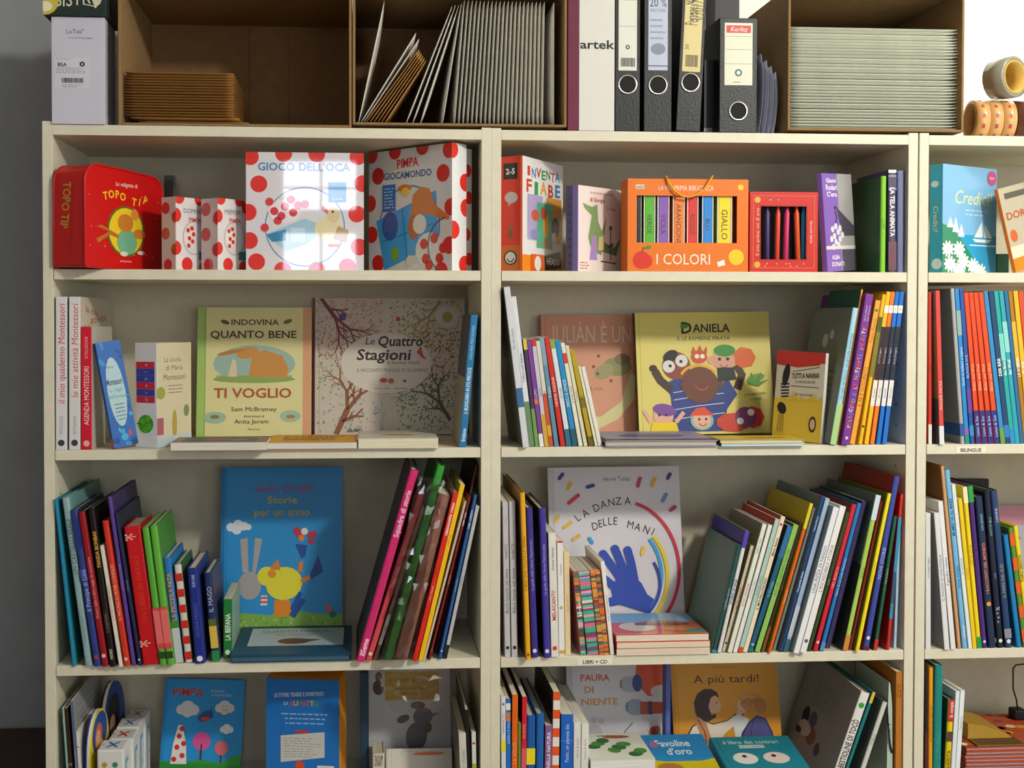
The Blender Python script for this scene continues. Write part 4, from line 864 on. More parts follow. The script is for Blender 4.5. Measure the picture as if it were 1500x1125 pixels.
# ================================================================== row B, middle bookcase
G = 'books on the second shelf of the middle bookcase'
Wh = 'in the leaning row at left'
spines('B', G, '', [
    (766.5, 774.5, 737, 747.5, 421, '#d2d4da', 'tallest thin white book leaning left onto the side panel', dict(hard=False, y=-.012, print=dict(t='Per una scuola', c='#6a7078', d='u', lo=.45, hi=.9, hs=.4, bands=((.25, .37, '#3a6a9a'),)), cov='#6a6a66')),
    (775.5, 783, 748, 756, 435, '#dcdee2', 'second tall white book leaning left, black printed title', dict(hard=False, y=.002, print=dict(t='Tuffarsi nell\'alfabeto', c='#3a3f44', d='u', lo=.3, hi=.75, hs=.5, bands=((0, .3, '#6a8a62'),)))),
    (784, 790, 766, 771, 497, '#4a2f5a', 'dark violet and green thin spine right of the white ones', dict(hard=False, print=dict(bands=((.0, .35, '#6f9a4a'), (.9, 1, '#d8c04a'))))),
    (790.5, 797, 771.5, 777.5, 500, '#7a3f96', 'purple and white thin spine of the leaning row', dict(hard=False, print=dict(t='LUPO', c='#e0d0ea', bands=((0, .12, '#e8e4ea'), (.4, .45, '#d06a4a'))))),
    (798, 804, 778, 784.5, 497, '#c8bfd2', 'red topped white spine of the leaning row', dict(hard=False, print=dict(t='storie', c='#5a5068', bands=((.93, 1, '#c8302a'), (.0, .3, '#c9a43a'))))),
    (804.5, 811, 785, 791, 500, '#d9d3c0', 'cream spine with orange red base before the grey-blue one', dict(hard=False, print=dict(t='fiabe', c='#8a5a3a', bands=((0, .5, '#c8502a'), (.1, .2, '#e0a03a'))))),
    (812, 819, 790, 797, 496, '#5f8aa6', 'grey-blue spine just left of the plain red spine', dict(hard=False, print=dict(t='il mare', c='#dfe8ee', bands=((.75, 1, '#7fa2b8'),)))),
    (827-7, 834-5, 797.5, 803.5, 495, '#c8281f', 'plain red spine with white print in the leaning row', dict(hard=False, print=dict(t='NINNA NANNA', c='#f0d0c8', lo=.2, hi=.8))),
    (830, 837.5, 805, 812, 499, '#d8dce0', 'white spine with a green top, between red and blue', dict(hard=False, print=dict(t='piccoli', c='#6a7880', bands=((.92, 1, '#8aa83a'), (.0, .16, '#2a6a88'))))),
    (838.5, 846.5, 812.5, 820, 499, '#1f86c0', 'bright blue spine with dark teal base, leaning', dict(hard=False, print=dict(t='PESCI E ONDE', c='#d0e8f4', bands=((.0, .16, '#1f5a66'),)))),
    (847.5, 854, 821, 827, 503, '#e0dccc', 'white spine with red blot near its top', dict(hard=False, print=dict(t='la mela rossa', c='#7a7468', bands=((.8, .9, '#c8402a'),)))),
    (855, 861.5, 828, 833.5, 507, '#d8d2ae', 'cream spine right of the red-blotted one', dict(hard=False, print=dict(t='il bosco', c='#8a8468'))),
    (862.5, 870.5, 834, 842, 514, '#b39a1c', 'mustard yellow spine, shorter than its left neighbours', dict(hard=False, print=dict(t='API', c='#5a4a14', bands=((.0, .1, '#6a5a1a'), (.4, .5, '#7a6a14'))))),
    (871.5, 875.5, 846, 850, 537, '#e4dfc0', 'thin cream spine before the last short white one', dict(hard=False)),
    (876.5, 882, 851, 857, 538, '#e2e0d8', 'short white spine, last of the left leaning row', dict(hard=False)),
], yf=.004)
def sirena(a):
    a.text('JULIÁN È UNA SIRENA', .62, .84, .15, '#dcc0ae', fit=a.W*1.06); a.l += 1
    a.poly([(.2, .12), (.45, .14), (.6, .26), (.68, .5), (.72, .48), (.7, .28), (.58, .12), (.4, .02), (.18, .0)], '#cfc890'); a.ell(.58, .56, .11, .08, '#8a8a5a'); a.ell(.48, .52, .08, .06, '#9a946a', rot=30); a.ell(.62, .62, .06, .05, '#7a6a4a'); a.dots('#7a4a34', [(.44, .65), (.43, .5), (.53, .44), (.4, .56)], .012); a.text('Jessica Love', .35, .38, .04, '#a8704e')
face('B', 792, 985, 463, .252, .290, .012, '#cf9276', 'dusty salmon picture book mostly hidden behind the yellow one', G, front=sirena, spine='#b8745c')
def daniela(a):
    a.text('D', .385, .875, .095, '#2a2a22', bold=True); a.text('ANIELA', .57, .87, .07, '#2a2a22', bold=True, fit=a.W*.27); a.ell(.37, .885, .03, .02, '#4a8a3a'); a.text('E LE BAMBINE PIRATA', .51, .785, .032, '#3a362a', fit=a.W*.39)
    a.poly([(.26, .02), (.25, .3), (.22, .42), (.32, .47), (.4, .4), (.6, .4), (.68, .44), (.74, .32), (.66, .2), (.62, .02)], '#2c3f86')
    a.stroke([(.14, .52), (.18, .44), (.26, .36)], .06, '#4a3228'); a.ell(.13, .54, .03, .03, '#3a2a24'); a.stroke([(.74, .36), (.78, .48), (.74, .56)], .06, '#4a3228')
    for v in (.12, .2, .28, .34): a.stroke([(.27, v), (.45, v+.03), (.64, v+.05)], .005, '#d8d8d0')
    a.ell(.3, .56, .105, .115, '#8a4434'); a.ell(.26, .64, .06, .045, '#201a18', rot=30); a.circ(.245, .555, .045, '#d8d8d4'); a.circ(.34, .60, .045, '#d8d8d4'); a.circ(.255, .56, .012, '#111'); a.circ(.335, .595, .012, '#111')
    a.ell(.47, .63, .06, .055, '#c8502c'); a.circ(.455, .635, .017, '#f0e8d8'); a.circ(.495, .635, .017, '#f0e8d8'); a.poly([(.41, .66), (.43, .72), (.45, .67), (.48, .73), (.5, .67), (.53, .72), (.53, .66)], '#c8502c')
    a.ell(.8, .62, .09, .09, '#d8642c', 7); a.ell(.65, .60, .085, .085, '#d8a088'); a.ell(.66, .68, .08, .05, '#3f8a3c'); a.circ(.62, .61, .012, '#222'); a.circ(.68, .61, .012, '#222'); a.arc(.65, .575, .03, 200, 340, .006, '#8a3a2a'); a.circ(.56, .6, .03, '#d8a088'); a.poly([(.6, .54), (.72, .54), (.74, .44), (.6, .42)], '#25282c')
    a.ell(.47, .40, .135, .15, '#6a3e2c'); a.arc(.46, .46, .13, 20, 165, .018, '#e0a82a', .1); a.circ(.34, .4, .02, '#6a3e2c'); a.circ(.62, .4, .02, '#6a3e2c'); a.arc(.48, .415, .05, 200, 340, .012, '#a84a3a')
    a.ell(.19, .155, .075, .08, '#dca894'); a.ell(.2, .2, .085, .05, '#7a4a96', rot=-10); a.poly([(.09, .02), (.3, .02), (.28, .1), (.11, .1)], '#e8c81e'); a.circ(.16, .16, .01, '#222'); a.circ(.21, .16, .01, '#222'); a.stroke([(.1, .1), (.05, .2)], .03, '#dca894'); a.stroke([(.28, .1), (.34, .18)], .03, '#dca894')
    a.ell(.47, .11, .085, .08, '#8ab0a0'); a.ell(.47, .115, .065, .07, '#e0ac9a'); a.poly([(.38, .15), (.43, .21), (.49, .22), (.56, .15)], '#d84a2c'); a.circ(.45, .12, .009, '#222'); a.circ(.5, .12, .009, '#222'); a.arc(.475, .1, .03, 200, 340, .006, '#8a3a2a')
    a.ell(.7, .09, .13, .08, '#c8402c', 9); a.ell(.84, .13, .09, .09, '#c8402c', 8); a.ell(.79, .13, .08, .085, '#7a3a6a'); a.circ(.83, .17, .025, '#f0e8e0'); a.circ(.75, .1, .025, '#f0e8e0')
    a.ell(.88, .45, .07, .035, '#6a9a3a', 8, 15); a.poly([(.82, .4), (.85, .5), (.87, .43), (.92, .5), (.91, .42), (.98, .44), (.9, .38)], '#5a8a34'); a.text('SUSANNA ISERN', .87, .32, .018, '#5a5a3a', rot=5); a.text('& GÓMEZ', .87, .28, .016, '#5a5a3a', rot=5)
face('B', 932, 1131, 460, .205, .242, .011, '#d9ca6e', 'yellow picture book of lively pirate children, facing out', G, front=daniela, spine='#3a3220', roll=-.012)
flat(ZB, 886, 1051, -.008, .185, .0125, '#8f8fa8', 'thin dark-edged hardback lying flat before the salmon book', G, front=lambda a: (a.rect(0, .03, 0, 1, '#2c2622'), a.ell(.5, .5, .3, .2, '#5a6088'), a.rect(0, 1, 0, .12, '#3a3330')), pages='#c6bba6', spine='#3a332e', yaw=.0)
flat(ZB, 1056, 1178, -.012, .088, .0055, '#bcd8e8', 'lower of two flat books with light blue cover edge', G, pages='#e6ebea', spine='#2a5a74', yaw=.0)
flat(ZB+.0060, 1054, 1177, -.011, .087, .0060, '#e2bd1c', 'flat yellow topped book lying on the light blue one', G, front=lambda a: (a.ell(.6, .5, .25, .12, '#b5651c'), a.rect(0, 1, 0, .16, '#3fa0d0'), a.ell(.85, .6, .12, .1, '#c88a1c')), pages='#e8ecec', spine='#2a3a34', yaw=.0)
def nanna(a):
    a.rect(0, 1, .0, .46, '#d0b03a')
    rn = random.Random(4)
    for i in range(22): u = .15+i*.039; a.poly([(u-.03, .44), (u+.03, .44), (u, .48+rn.uniform(0, .09))], '#d0b03a'); a.l -= 1
    a.l += 1; a.rect(0, 1, .88, 1, '#b8342a'); a.poly([(0, .88), (.5, .88), (.9, .9), (.9, .86), (.45, .82), (0, .84)], '#b8342a')
    a.text('TUTTI A NANNA!', .62, .735, .06, '#3a3028', rot=5, fit=a.W*.56, bold=True); a.text('È L\'ORA DEL PELUCHE', .62, .665, .03, '#3a3028', rot=3, fit=a.W*.4); a.stroke([(.35, .77), (.9, .84)], .012, '#2a2420'); a.stroke([(.33, .61), (.9, .61)], .012, '#2a2420'); a.text('PIA VALENTINIS', .6, .52, .022, '#4a4036')
    a.ell(.22, .73, .07, .13, '#26221f', rot=-8)
    for i in range(5): a.stroke([(.12+i*.006, .62-i*.035), (.3, .63-i*.035)], .03, '#26221f'); a.l -= 1
    a.l += 1; a.ell(.17, .35, .09, .07, '#26221f', rot=25); [a.stroke([(.12+.03*i, .28), (.1+.04*i, .08)], .01, '#6a5a3a') for i in range(4)]; a.ell(.82, .2, .075, .09, '#3a3028'); a.ell(.82, .2, .05, .06, '#c9a88a')
r_, w_, h_, t_ = yawed('B', 1202, .022, math.radians(-47), 1131, None, 518, '#c9c0a8', 'square board book, red top and yellow grass, leaning right', G, side='R', lean=.06, t=.013, front=nanna, hard=False, pages='#e9e9ec')
def graycov(a): a.rect(0, 1, 0, 1, '#7e8a84'); a.circ(.45, .75, .07, '#c8ccc4'); a.circ(.6, .8, .05, '#c8ccc4'); a.lines(.15, .85, .3, .55, 5, '#4a544e', .2, 'c')
spines('B', G, '', [
    (1216, 1224.6, 1249.5, 1258.5, 452, '#a4d4e8', 'light blue to green spine with grey back cover showing', dict(y=-.004, cov='#8a968e', backc='#7e8a84', back=graycov, print=dict(t='La casa nel bosco  La grande avventura', c='#2f6a8a', d='u', lo=.2, hi=.95, hs=.5, bands=((0, .3, '#a6cf8a'),)))),
    (1225.3, 1228.6, 1259.5, 1263.5, 424, '#e0962a', 'tall dark teal book behind the others with orange spine', dict(cov='#2f6a5c', w=.16, y=.006, back=lambda a: (a.rect(0, 1, 0, 1, '#2f6a5c'), a.ell(.5, .78, .09, .08, '#5a2f28'), a.ell(.5, .86, .05, .03, '#22201e')), backc='#2f6a5c')),
    (1229.5, 1243.5, 1265.5, 1283, 432, '#7a2f94', 'thick purple spine with multicoloured capital letters', dict(y=-.008, hard=False, print=dict(bands=(), extra=[('C', .80, .81, '#e8c030', .5)][:0]))),
    (1244.5, 1253, 1283.5, 1292, 441, '#eaa23a', 'orange-yellow spine right of the purple one', dict(hard=False, print=dict(t='IL RE È OCCUPATO', c='#7a4a14', d='u', lo=.2, hi=.6, extra=(('Mario Ramos', .68, .9, '#9a6a24'),), dot=(.93, '#2a8a34')))),
    (1256, 1264.5, 1292.5, 1298, 432, '#e8b81c', 'yellow spine with dark picture, before the numbered series', dict(print=dict(bands=((.45, .8, '#7a7a2a'), (.75, .85, '#4a5a24')), dot=(.12, '#3a2a14')))),
]+[(b0, b0+7.4, t0, t0+6.6, 428, c, l+' volume of the numbered black and white series', dict(y=.006, hard=False, print=dict(t='Storie da leggere', c='#c8ccd0', d='u', lo=.42, hi=.74, hs=.4, bands=((.42, .77, '#23262e'), (.25, .42, '#e4e2dc'), (.86, .91, '#e8e4d8')), extra=(('Mini classici', .27, .40, '#4a4a4a', .35), (n, .875, .895, '#333', .4)))))
   for b0, t0, c, l, n in ((1265.5, 1298.5, '#f0b81c', 'yellow', '1'), (1274, 1305.2, '#e8781c', 'orange', '2'), (1283, 1311.8, '#1f6fc8', 'first blue', '3'), (1291.5, 1318, '#1f6fc8', 'last blue', '4'))])
for o in [x for x in bpy.data.objects if x.get('label') == 'thick purple spine with multicoloured capital letters']:
    me = [c for c in o.children if c.name.startswith('cover')][0].data; H_ = max(v.co.z for v in me.vertices); Tk = max(v.co.y for v in me.vertices)
    A = Art((-.00015, Tk, 0), (0, -1, 0), (0, 0, 1), Tk, H_); cs = ['#e8c030', '#e04a3a', '#6fb84a', '#e88a2a', '#4a9ad8', '#f0e6d0']
    for i, ch in enumerate('POLLICINO E LE NOTTATTE IN CITTÀ'[:31]): A.text(ch, .5+.06*(-1)**i, .12+i*.0215, .024, cs[i % 6], rot=90, bold=True)
    A.text('Massimo Birattari', .32, .87, .2*Tk/H_, '#e6d6ec', rot=90, maxw=H_*.2); A.text('Chiara Terranova', .68, .87, .2*Tk/H_, '#e6d6ec', rot=90, maxw=H_*.2); A.circ(.5, .045, .2, '#d8c8e0'); A.build('spine_print', o)
# ================================================================== row B, right bookcase
G = 'books on the second shelf of the right bookcase'
L_ = [(1360, 1365, 1360, 1364.5, 428, '#c83022', 'thin red spine against the left panel of the right bookcase', dict(hard=False, print=dict(t='NAVI', bands=((0, .13, '#e4e0da'),)))),
 (1376.5, 1383, 1370, 1377, 426, '#d8443a', 'coral red rounded spine, second in the row', dict(hard=False, y=-.006, cov='#a8a09a', backc='#8f8a84', back=lambda a: (a.rect(0, 1, .3, .8, '#b0906a'), a.rect(0, 1, 0, .3, '#5a6a70')), print=dict(t='INGLESE FACILE', c='#f0c8c0', lo=.14, hi=.5, bands=((0, .12, '#dcdfe2'),)))),
 (1408, 1413, 1392, 1398.5, 423, '#a8aaaa', 'grey spine whose grey back cover shows, blue base band', dict(cov='#7f8686', backc='#7f8686', back=lambda a: (a.rect(0, 1, .05, .13, '#2a5a9a'), a.lines(.15, .85, .3, .5, 8, '#5a6060', .2)), print=dict(bands=((.05, .13, '#2a5a9a'),)))),
 (1413.7, 1420.5, 1399, 1405, 423.5, '#2a86cc', 'light blue spine with white print and teal base', dict(hard=False, print=dict(t='Storie in italiano e inglese', c='#d0e6f4', bands=((.0, .06, '#1f8a7a'), (.06, .1, '#8a5ab4'), (.7, .86, '#8fb0a8'))))),
 (1421, 1428.5, 1405.5, 1411, 424, '#1f4fa0', 'dark blue spine left of the four orange spines', dict(hard=False, print=dict(t='BILINGUE DUE', c='#b0c8ea', bands=((.05, .12, '#2a8ac8'), (.2, .36, '#6a3f9a')))))]
for i, w_ in enumerate(('first', 'second', 'third', 'fourth')):
    L_.append((1438.5-9+9*i, 1447-9+9*i, 1411.8+7.1*i, 1418.6+7.1*i, 429, '#dc4a1c', w_+' from left of the four orange and navy spines', dict(hard=False, print=dict(t='Bilder und Welt', c='#f0b890', lo=.28, hi=.6, bands=((0, .22, '#28307e'),), extra=(('Listen & See', .03, .2, '#b8c8f0'),)))))
for b0, b1, t0, t1, c, l, tx, bands in ((1466, 1472.5, 1440.5, 1447, '#2f8ac4', 'sky blue plain spine right of the orange four', '', ((0, .1, '#6a9a3a'),)), (1473, 1480, 1447.5, 1455.5, '#1c3f6a', 'navy spine with white title near the top', 'DER BÄR', ((.04, .12, '#2a7ab8'),)),
    (1480.5, 1487, 1456, 1462.5, '#27a6a0', 'first teal spine right of the navy one', 'the library', ((.55, .72, '#7fd0c8'), (.0, .1, '#2a8ac8'))), (1487.5, 1494, 1463, 1470, '#2aa0b0', 'second teal spine with pale patches', 'der Wolf', ((.6, .8, '#8ad4d0'),)),
    (1494.5, 1500, 1471, 1476, '#2a6a9a', 'thin mid-blue spine right of the teal pair', '', ()), (1500.5, 1506, 1476.5, 1483, '#a8741c', 'brown and yellow patterned spine near the frame edge', 'LA SCIMMIA', ((.5, .8, '#d8b03a'),)), (1507, 1514, 1484, 1491, '#e0b41c', 'bright yellow spine at the frame edge, second shelf', 'EL SOL', ()), (1514.5, 1522, 1491.5, 1499, '#d04a24', 'red spine cut by the frame edge, second shelf', '', ())):
    L_.append((b0, b1, t0, t1, 427, c, l, dict(hard=False, print=dict(t=tx, c='#e6ecee', bands=bands, bold=bool(tx)))))
spines('B', G, '', L_)
# ================================================================== row C, left bookcase
G = 'leaning books at left on the third shelf of the left bookcase'
spines('C', G, '', [
 (105.5, 111.5, 79.5, 83.5, 732, '#1a86b4', 'thin bright blue book, outermost left of the leaning row', dict(cov='#2f8a92', w=.26, y=-.006)),
 (124.5, 136, 91, 101.5, 730, '#8fb0b4', 'pale grey-blue spine with dark title, tall', dict(y=-.008, w=.27, cov='#6a9a98', print=dict(t='UN CASTELLO REALE', c='#3a4a5a', lo=.5, hi=.92, extra=(('Gianfranco Zuin', .08, .36, '#6a8a8e', .4),)))),
 (137, 148.5, 102, 112.5, 748, '#2f3f8a', 'indigo spine with pale title and red base dot', dict(y=-.012, cov='#2a3450', print=dict(t='Il Principe di Luna', c='#b8c0e4', lo=.35, hi=.62, bands=((.55, .62, '#3a4ea0'), (.75, .95, '#26347a')), dot=(.06, '#c02a50')))),
 (149.5, 159, 113.5, 124.5, 751, '#9a1420', 'dark red spine with small white script, fourth leaning', dict(y=-.014, cov='#2a1a18', print=dict(t='Mostri, fiabe e altre magie da raccontare', c='#e6b0b0', lo=.12, hi=.9, hs=.4, dot=(.07, '#e6b8b4')))),
 (160.5, 172, 129, 141, 745, '#1c1410', 'black spine with yellow title PANDA', dict(y=-.016, cov='#151012', print=dict(t='PANDA BONBAS', c='#e0a83a', lo=.55, hi=.93, bold=True, hs=.55, extra=(('IL CUSTODE', .15, .4, '#8a6a4a', .4), ('NORD', .04, .12, '#d8d0c4', .4))))),
 (173, 180, 145, 150, 800, '#e4dccf', 'short narrow white spine wedged between black and red', dict(y=-.016, hard=False, print=dict(t='IL RACCONTO DI BABBO NATALE', c='#a8382c', lo=.1, hi=.95, hs=.5))),
 (181, 191.5, 150, 157, 764, '#cf3420', 'orange-red spine with pale yellow title, narrow', dict(y=-.014, print=dict(t='IL NATALE DI PETER CONIGLIO', c='#f0c8a0', lo=.22, hi=.8, hs=.5, dot=(.05, '#e8b8a8')))),
 (192.5, 200.5, 158, 164.5, 728, '#5a3f94', 'violet spine with dark cover, tallest of the leaning row', dict(y=-.012, cov='#3a2a5c', print=dict(t='GLI ANIMALI DELLA FATTORIA', c='#a890d8', lo=.2, hi=.85, hs=.35))),
 (201.5, 208, 165.5, 172, 752, '#23264a', 'navy spine with small white print next to the violet', dict(y=-.012, cov='#23263a', print=dict(t='LUPO LUPUS', c='#9aa4d0', lo=.25, hi=.8, hs=.4, dot=(.04, '#d8dcea')))),
 (210, 233, 180, 206.5, 773, '#c8161c', 'thick red book with white snowflakes on the spine', dict(y=-.010, cov='#b0141a', pages='#b9aa92', w=.13, print=dict(t='UN LIBRO DI NATALE', c='#d8402c', lo=.3, hi=.8, hs=.3, extra=(('*', .9, .95, '#f0b8b0', 1.4), ('*', .13, .18, '#f0b8b0', 1.4))))),
 (234, 244, 207.5, 217.5, 774, '#5aa83a', 'first green book with pink figures at its spine foot', dict(y=-.014, cov='#4f9a3a', w=.19, print=dict(bands=((.12, .42, '#d8484a'), (.16, .4, '#e86a6a'), (.05, .1, '#2a4a20'))))),
 (245, 255, 218.5, 230, 771, '#62b03e', 'second identical green book, green cover fully visible', dict(y=-.014, cov='#4a8a36', w=.19, front=lambda a: (a.ell(.5, .55, .2, .2, '#6a7a62'), a.ell(.6, .65, .12, .1, '#7d8a72')), print=dict(bands=((.12, .42, '#d8484a'), (.16, .4, '#e86a6a'), (.05, .1, '#2a4a20'))))),
 (257, 269.5, 239, 249, 818, '#2a76b8', 'blue spine with orange title and grey white foot', dict(y=.004, w=.16, print=dict(t='LA PICCOLA FATA', c='#e8962a', lo=.4, hi=.85, bands=((0, .33, '#c9ccce'), (.33, .4, '#4a8a3a')), bold=True))),
 (271, 282.5, 255, 264.5, 828, '#d8d2cc', 'spine striped diagonally in red and white', dict(y=.004, w=.15, cov='#3a6a4a', print=dict(bands=tuple((.03+i*.16, .11+i*.16, '#c8301f') for i in range(6))))),
 (285, 301.5, 275, 288, 833, '#1c2f86', 'dark blue thick spine with white capitals, short', dict(y=-.004, w=.17, cov='#2a3a7a', print=dict(t='DUE CARE', c='#d0d8f0', lo=.8, hi=.93, hs=.3, extra=(('GIORNI MAGICI', .2, .7, '#5a6ab8', .35),), dot=(.05, '#dfe6f4')))),
 (311, 322.5, 298.5, 309, 840, '#23305f', 'navy spine with yellow figure and green foot', dict(y=.008, w=.15, cov='#3a3a5a', print=dict(t='IL MAGO', c='#b8c0dc', lo=.5, hi=.9, bands=((.0, .12, '#1f8a4a'), (.15, .4, '#d8b84a'), (.4, .48, '#5a6a34'))))),
 (327.5, 339.5, 327, 340.5, 878, '#1f7a34', 'short green upright book with white title', dict(y=.03, w=.15, cov='#8aa49a', pages='#d9d2c0', hard=False, print=dict(t='LA BEFANA', c='#e0ece0', lo=.3, hi=.75, bold=True, dot=(.1, '#d8e8d8')))),
])
G = 'books on the third shelf of the left bookcase'
def coniglio(a):
    a.rect(0, .035, 0, 1, '#1c74b4'); a.text('Giulio Coniglio', .52, .875, .05, '#b02a50', shear=.15, fit=a.W*.5, jit=.05); a.text('Storie', .5, .80, .045, '#b8a85a', bold=True, fit=a.W*.25); a.text('per un anno', .5, .725, .045, '#b8a85a', bold=True, fit=a.W*.46)
    for u, v, r in ((.08, .635, .035), (.14, .65, .04), (.19, .64, .035), (.13, .62, .04), (.225, .635, .025)): a.circ(u, v, r, '#dcdfe6')
    a.poly([(0, 0), (1, 0), (1, .10), (.8, .105), (.6, .13), (.4, .10), (.2, .115), (0, .10)], '#7fae4a')
    rn = random.Random(9)
    for _ in range(60): a.ell(rn.uniform(0.02, .98), rn.uniform(.0, .09), .012, .008, rn.choice(('#6a9a3a', '#a4c472')), 6); a.l -= 1
    a.l += 1
    # plain stand-ins: grey bird-bath shape and a yellow chick on its back
    a.ell(.24, .28, .095, .085, '#a7a2a2'); a.poly([(.18, .36), (.16, .56), (.22, .57), (.23, .36)], '#aaa5a4'); a.poly([(.26, .36), (.28, .57), (.34, .56), (.29, .36)], '#aaa5a4')
    a.ell(.52, .29, .15, .10, '#e6dc3a', rot=10); a.circ(.38, .335, .078, '#e6dc3a'); a.circ(.42, .35, .035, '#e0942c'); a.poly([(.4, .38), (.47, .44), (.49, .37)], '#e0822a'); a.poly([(.44, .19), (.57, .19), (.58, .09), (.44, .09)], '#e0861f')
    a.stroke([(.66, .42), (.65, .36)], .035, '#e0822a'); a.poly([(.61, .53), (.71, .52), (.69, .45), (.66, .44)], '#234f9a'); a.stroke([(.66, .3), (.75, .335)], .035, '#e0822a'); a.poly([(.73, .34), (.8, .46), (.84, .36), (.74, .31)], '#234f9a'); a.poly([(.56, .1), (.61, .08), (.7, .19), (.66, .2), (.6, .14)], '#234f9a'); a.poly([(.57, .14), (.64, .24), (.67, .23), (.6, .11)], '#234f9a')
    a.rect(.33, .385, .16, .22, '#d8d4d0'); a.rect(.33, .385, .175, .185, '#c8302a'); a.rect(.33, .385, .2, .21, '#c8302a')
    a.ell(.63, .60, .03, .035, '#c8304a', rot=30); a.ell(.75, .585, .04, .022, '#c8304a', rot=20); a.circ(.685, .605, .028, '#e9e2d8'); a.ell(.66, .565, .025, .02, '#e0862a'); a.ell(.74, .545, .03, .015, '#c8304a', rot=-30)
    a.poly([(.86, .17), (.92, .13), (.87, .11)], '#d8562a'); a.ell(.92, .1, .03, .02, '#2a7a4a')
face('C', 323, 502, 686, .215, .262, .015, '#2a8fd0', 'bright blue hardback picture book with green meadow, facing out', G, front=coniglio, spine='#1f78b8')
def framebk(a): a.rect(.03, .97, .05, .95, '#21465c'); a.rect(.11, .93, .3, .92, '#b6c6c8'); a.text('QUANTO MANCA', .5, .80, .09, '#5a6a70', fit=a.W*.6); a.text('PER TORNARE', .5, .68, .06, '#7a8a90', fit=a.W*.35); a.ell(.5, .45, .14, .1, '#6a4634'); a.poly([(.6, .4), (.74, .5), (.6, .52)], '#6a4634'); a.rect(0, 1, 0, .26, '#24506a')
flat(ZC, 337, 514, -.004, .218, .014, '#1f4a62', 'dark blue hardback lying flat before the bright blue one', G, front=framebk, pages='#3f6478', spine='#1f4a62')
G = 'leaning books at right on the third shelf of the left bookcase'
W1 = spines('C', G, '', [
 (521.5, 533.5, 600.5, 614.5, 690, '#cf2a6e', 'hot pink spine with white lettering, leftmost of right group', dict(y=-.018, cov='#4a4240', backc='#3a3432', w=.24, print=dict(t='Squadra di storie', c='#f0c8dc', lo=.62, hi=.92, bold=True, hs=.6, extra=(('IlSeme', .03, .12, '#f4dce8', .6),), d='u'))),
 (534.5, 544.5, 613, 622, 725, '#d8505a', 'coral pink spine right of the hot pink one', dict(y=-.010, print=dict(t='Fiabe rosa', c='#f0c0c0', d='u', dot=(.04, '#f4d8d0')))),
 (545.5, 555, 619, 626, 745, '#8a6248', 'brown spine with white paper tag near its foot', dict(y=-.006, hard=False, print=dict(bands=((.1, .3, '#cfcac4'),), t='rane', c='#3a342e', lo=.14, hi=.28, d='u'))),
 (556.5, 575.5, 633, 651, 683, '#2f9a30', 'thick bright green spine partly wrapped in clear film', dict(y=-.006, print=dict(t='LE STORIE VERDI', c='#4aa83a', d='u', lo=.3, hi=.8, hs=.3))),
 (577, 598, 643, 659.5, 727, '#a06a56', 'wide brown-pink spine wrapped in clear film', dict(y=-.004, hard=False, print=dict(t='storie di terra', c='#8a5444', d='u', hs=.3))),
 (604, 611.5, 664.5, 672, 722, '#d8281e', 'narrow red spine with white rounded title', dict(y=-.016, hard=False, print=dict(t='cappuccetto rosso', c='#f6e0d8', d='u', lo=.70, hi=.98, bold=True, hs=.7, extra=(('Attilio Cassinelli', .3, .5, '#f0b0a0', .35),)))),
 (612.5, 619, 673, 681.5, 711, '#f0bc14', 'bright yellow spine right of the narrow red one', dict(y=-.014, hard=False, print=dict(t='ATTILIO', c='#b87a14', d='u', lo=.6, hi=.78, hs=.45))),
 (620, 624.5, 682, 686, 735, '#c9c2b0', 'thin pale spine between yellow and maroon', dict(y=-.006, hard=False)),
 (626, 633.5, 687, 693, 728, '#7a2420', 'maroon spine with white capitals, right group', dict(y=-.010, print=dict(t='PIUMINI - ALTAN', c='#f0e2dc', d='u', lo=.73, hi=.99, bold=True, hs=.6, extra=(('Storie in rima', .3, .68, '#d8a080', .55),), dot=(.06, '#e8a878')))),
 (634.6, 638.8, 693.6, 697.6, 680, '#6a2430', 'tall dark maroon thin spine reaching the shelf above', dict(y=.035, w=.25, cov='#151214', backc='#151214', print=dict(t='Storie del faro', c='#d8b0a8', d='u', lo=.75, hi=.95))),
 (640, 647.5, 694, 698.3, 726, '#2a5a9a', 'mid-blue spine with author capitals, right group', dict(y=-.006, print=dict(t='LODI - LUZZATI', c='#d8dcea', d='u', lo=.72, hi=.98, bold=True, hs=.6, extra=(('Il mare di pace', .3, .6, '#8ab0dc', .5),), dot=(.05, '#c8d4e6')))),
 (648.5, 655.5, 698, 701.5, 742, '#b8bab8', 'light grey spine with black foot, rightmost on the shelf', dict(y=-.002, hard=False, print=dict(bands=((0, .09, '#22252a'),), t='e altre filastrocche', c='#6a6e70', d='u', hs=.35))),
])
# clear film: crumpled sheet over the green and brown books, its tail hanging under the shelf edge
def film(corners, nx, nz, amp, seed, label):
    rn = random.Random(seed); a, b, c, d = [Vector(x) for x in corners]; vs = []
    for j in range(nz+1):
        for i in range(nx+1):
            u, v = i/nx, j/nz; p = (a*(1-u)+b*u)*(1-v)+(d*(1-u)+c*u)*v
            vs.append(p+Vector((rn.uniform(-1, 1)*amp*.8, -abs(rn.uniform(-1, 1))*amp, rn.uniform(-1, 1)*amp*.8)))
    fs = [(j*(nx+1)+i, j*(nx+1)+i+1, (j+1)*(nx+1)+i+1, (j+1)*(nx+1)+i) for j in range(nz) for i in range(nx)]
    o = mesh('plastic_film', vs, fs, FILM, None); tag(o, label, 'plastic film', 'clear plastic film'); return o
Y_ = -.021
film([P(556, 969, Y_), P(603, 969, Y_), P(663, 700, Y_), P(612, 700, Y_)], 9, 26, .0045, 3, 'crumpled clear film wrapped around the green and brown books')
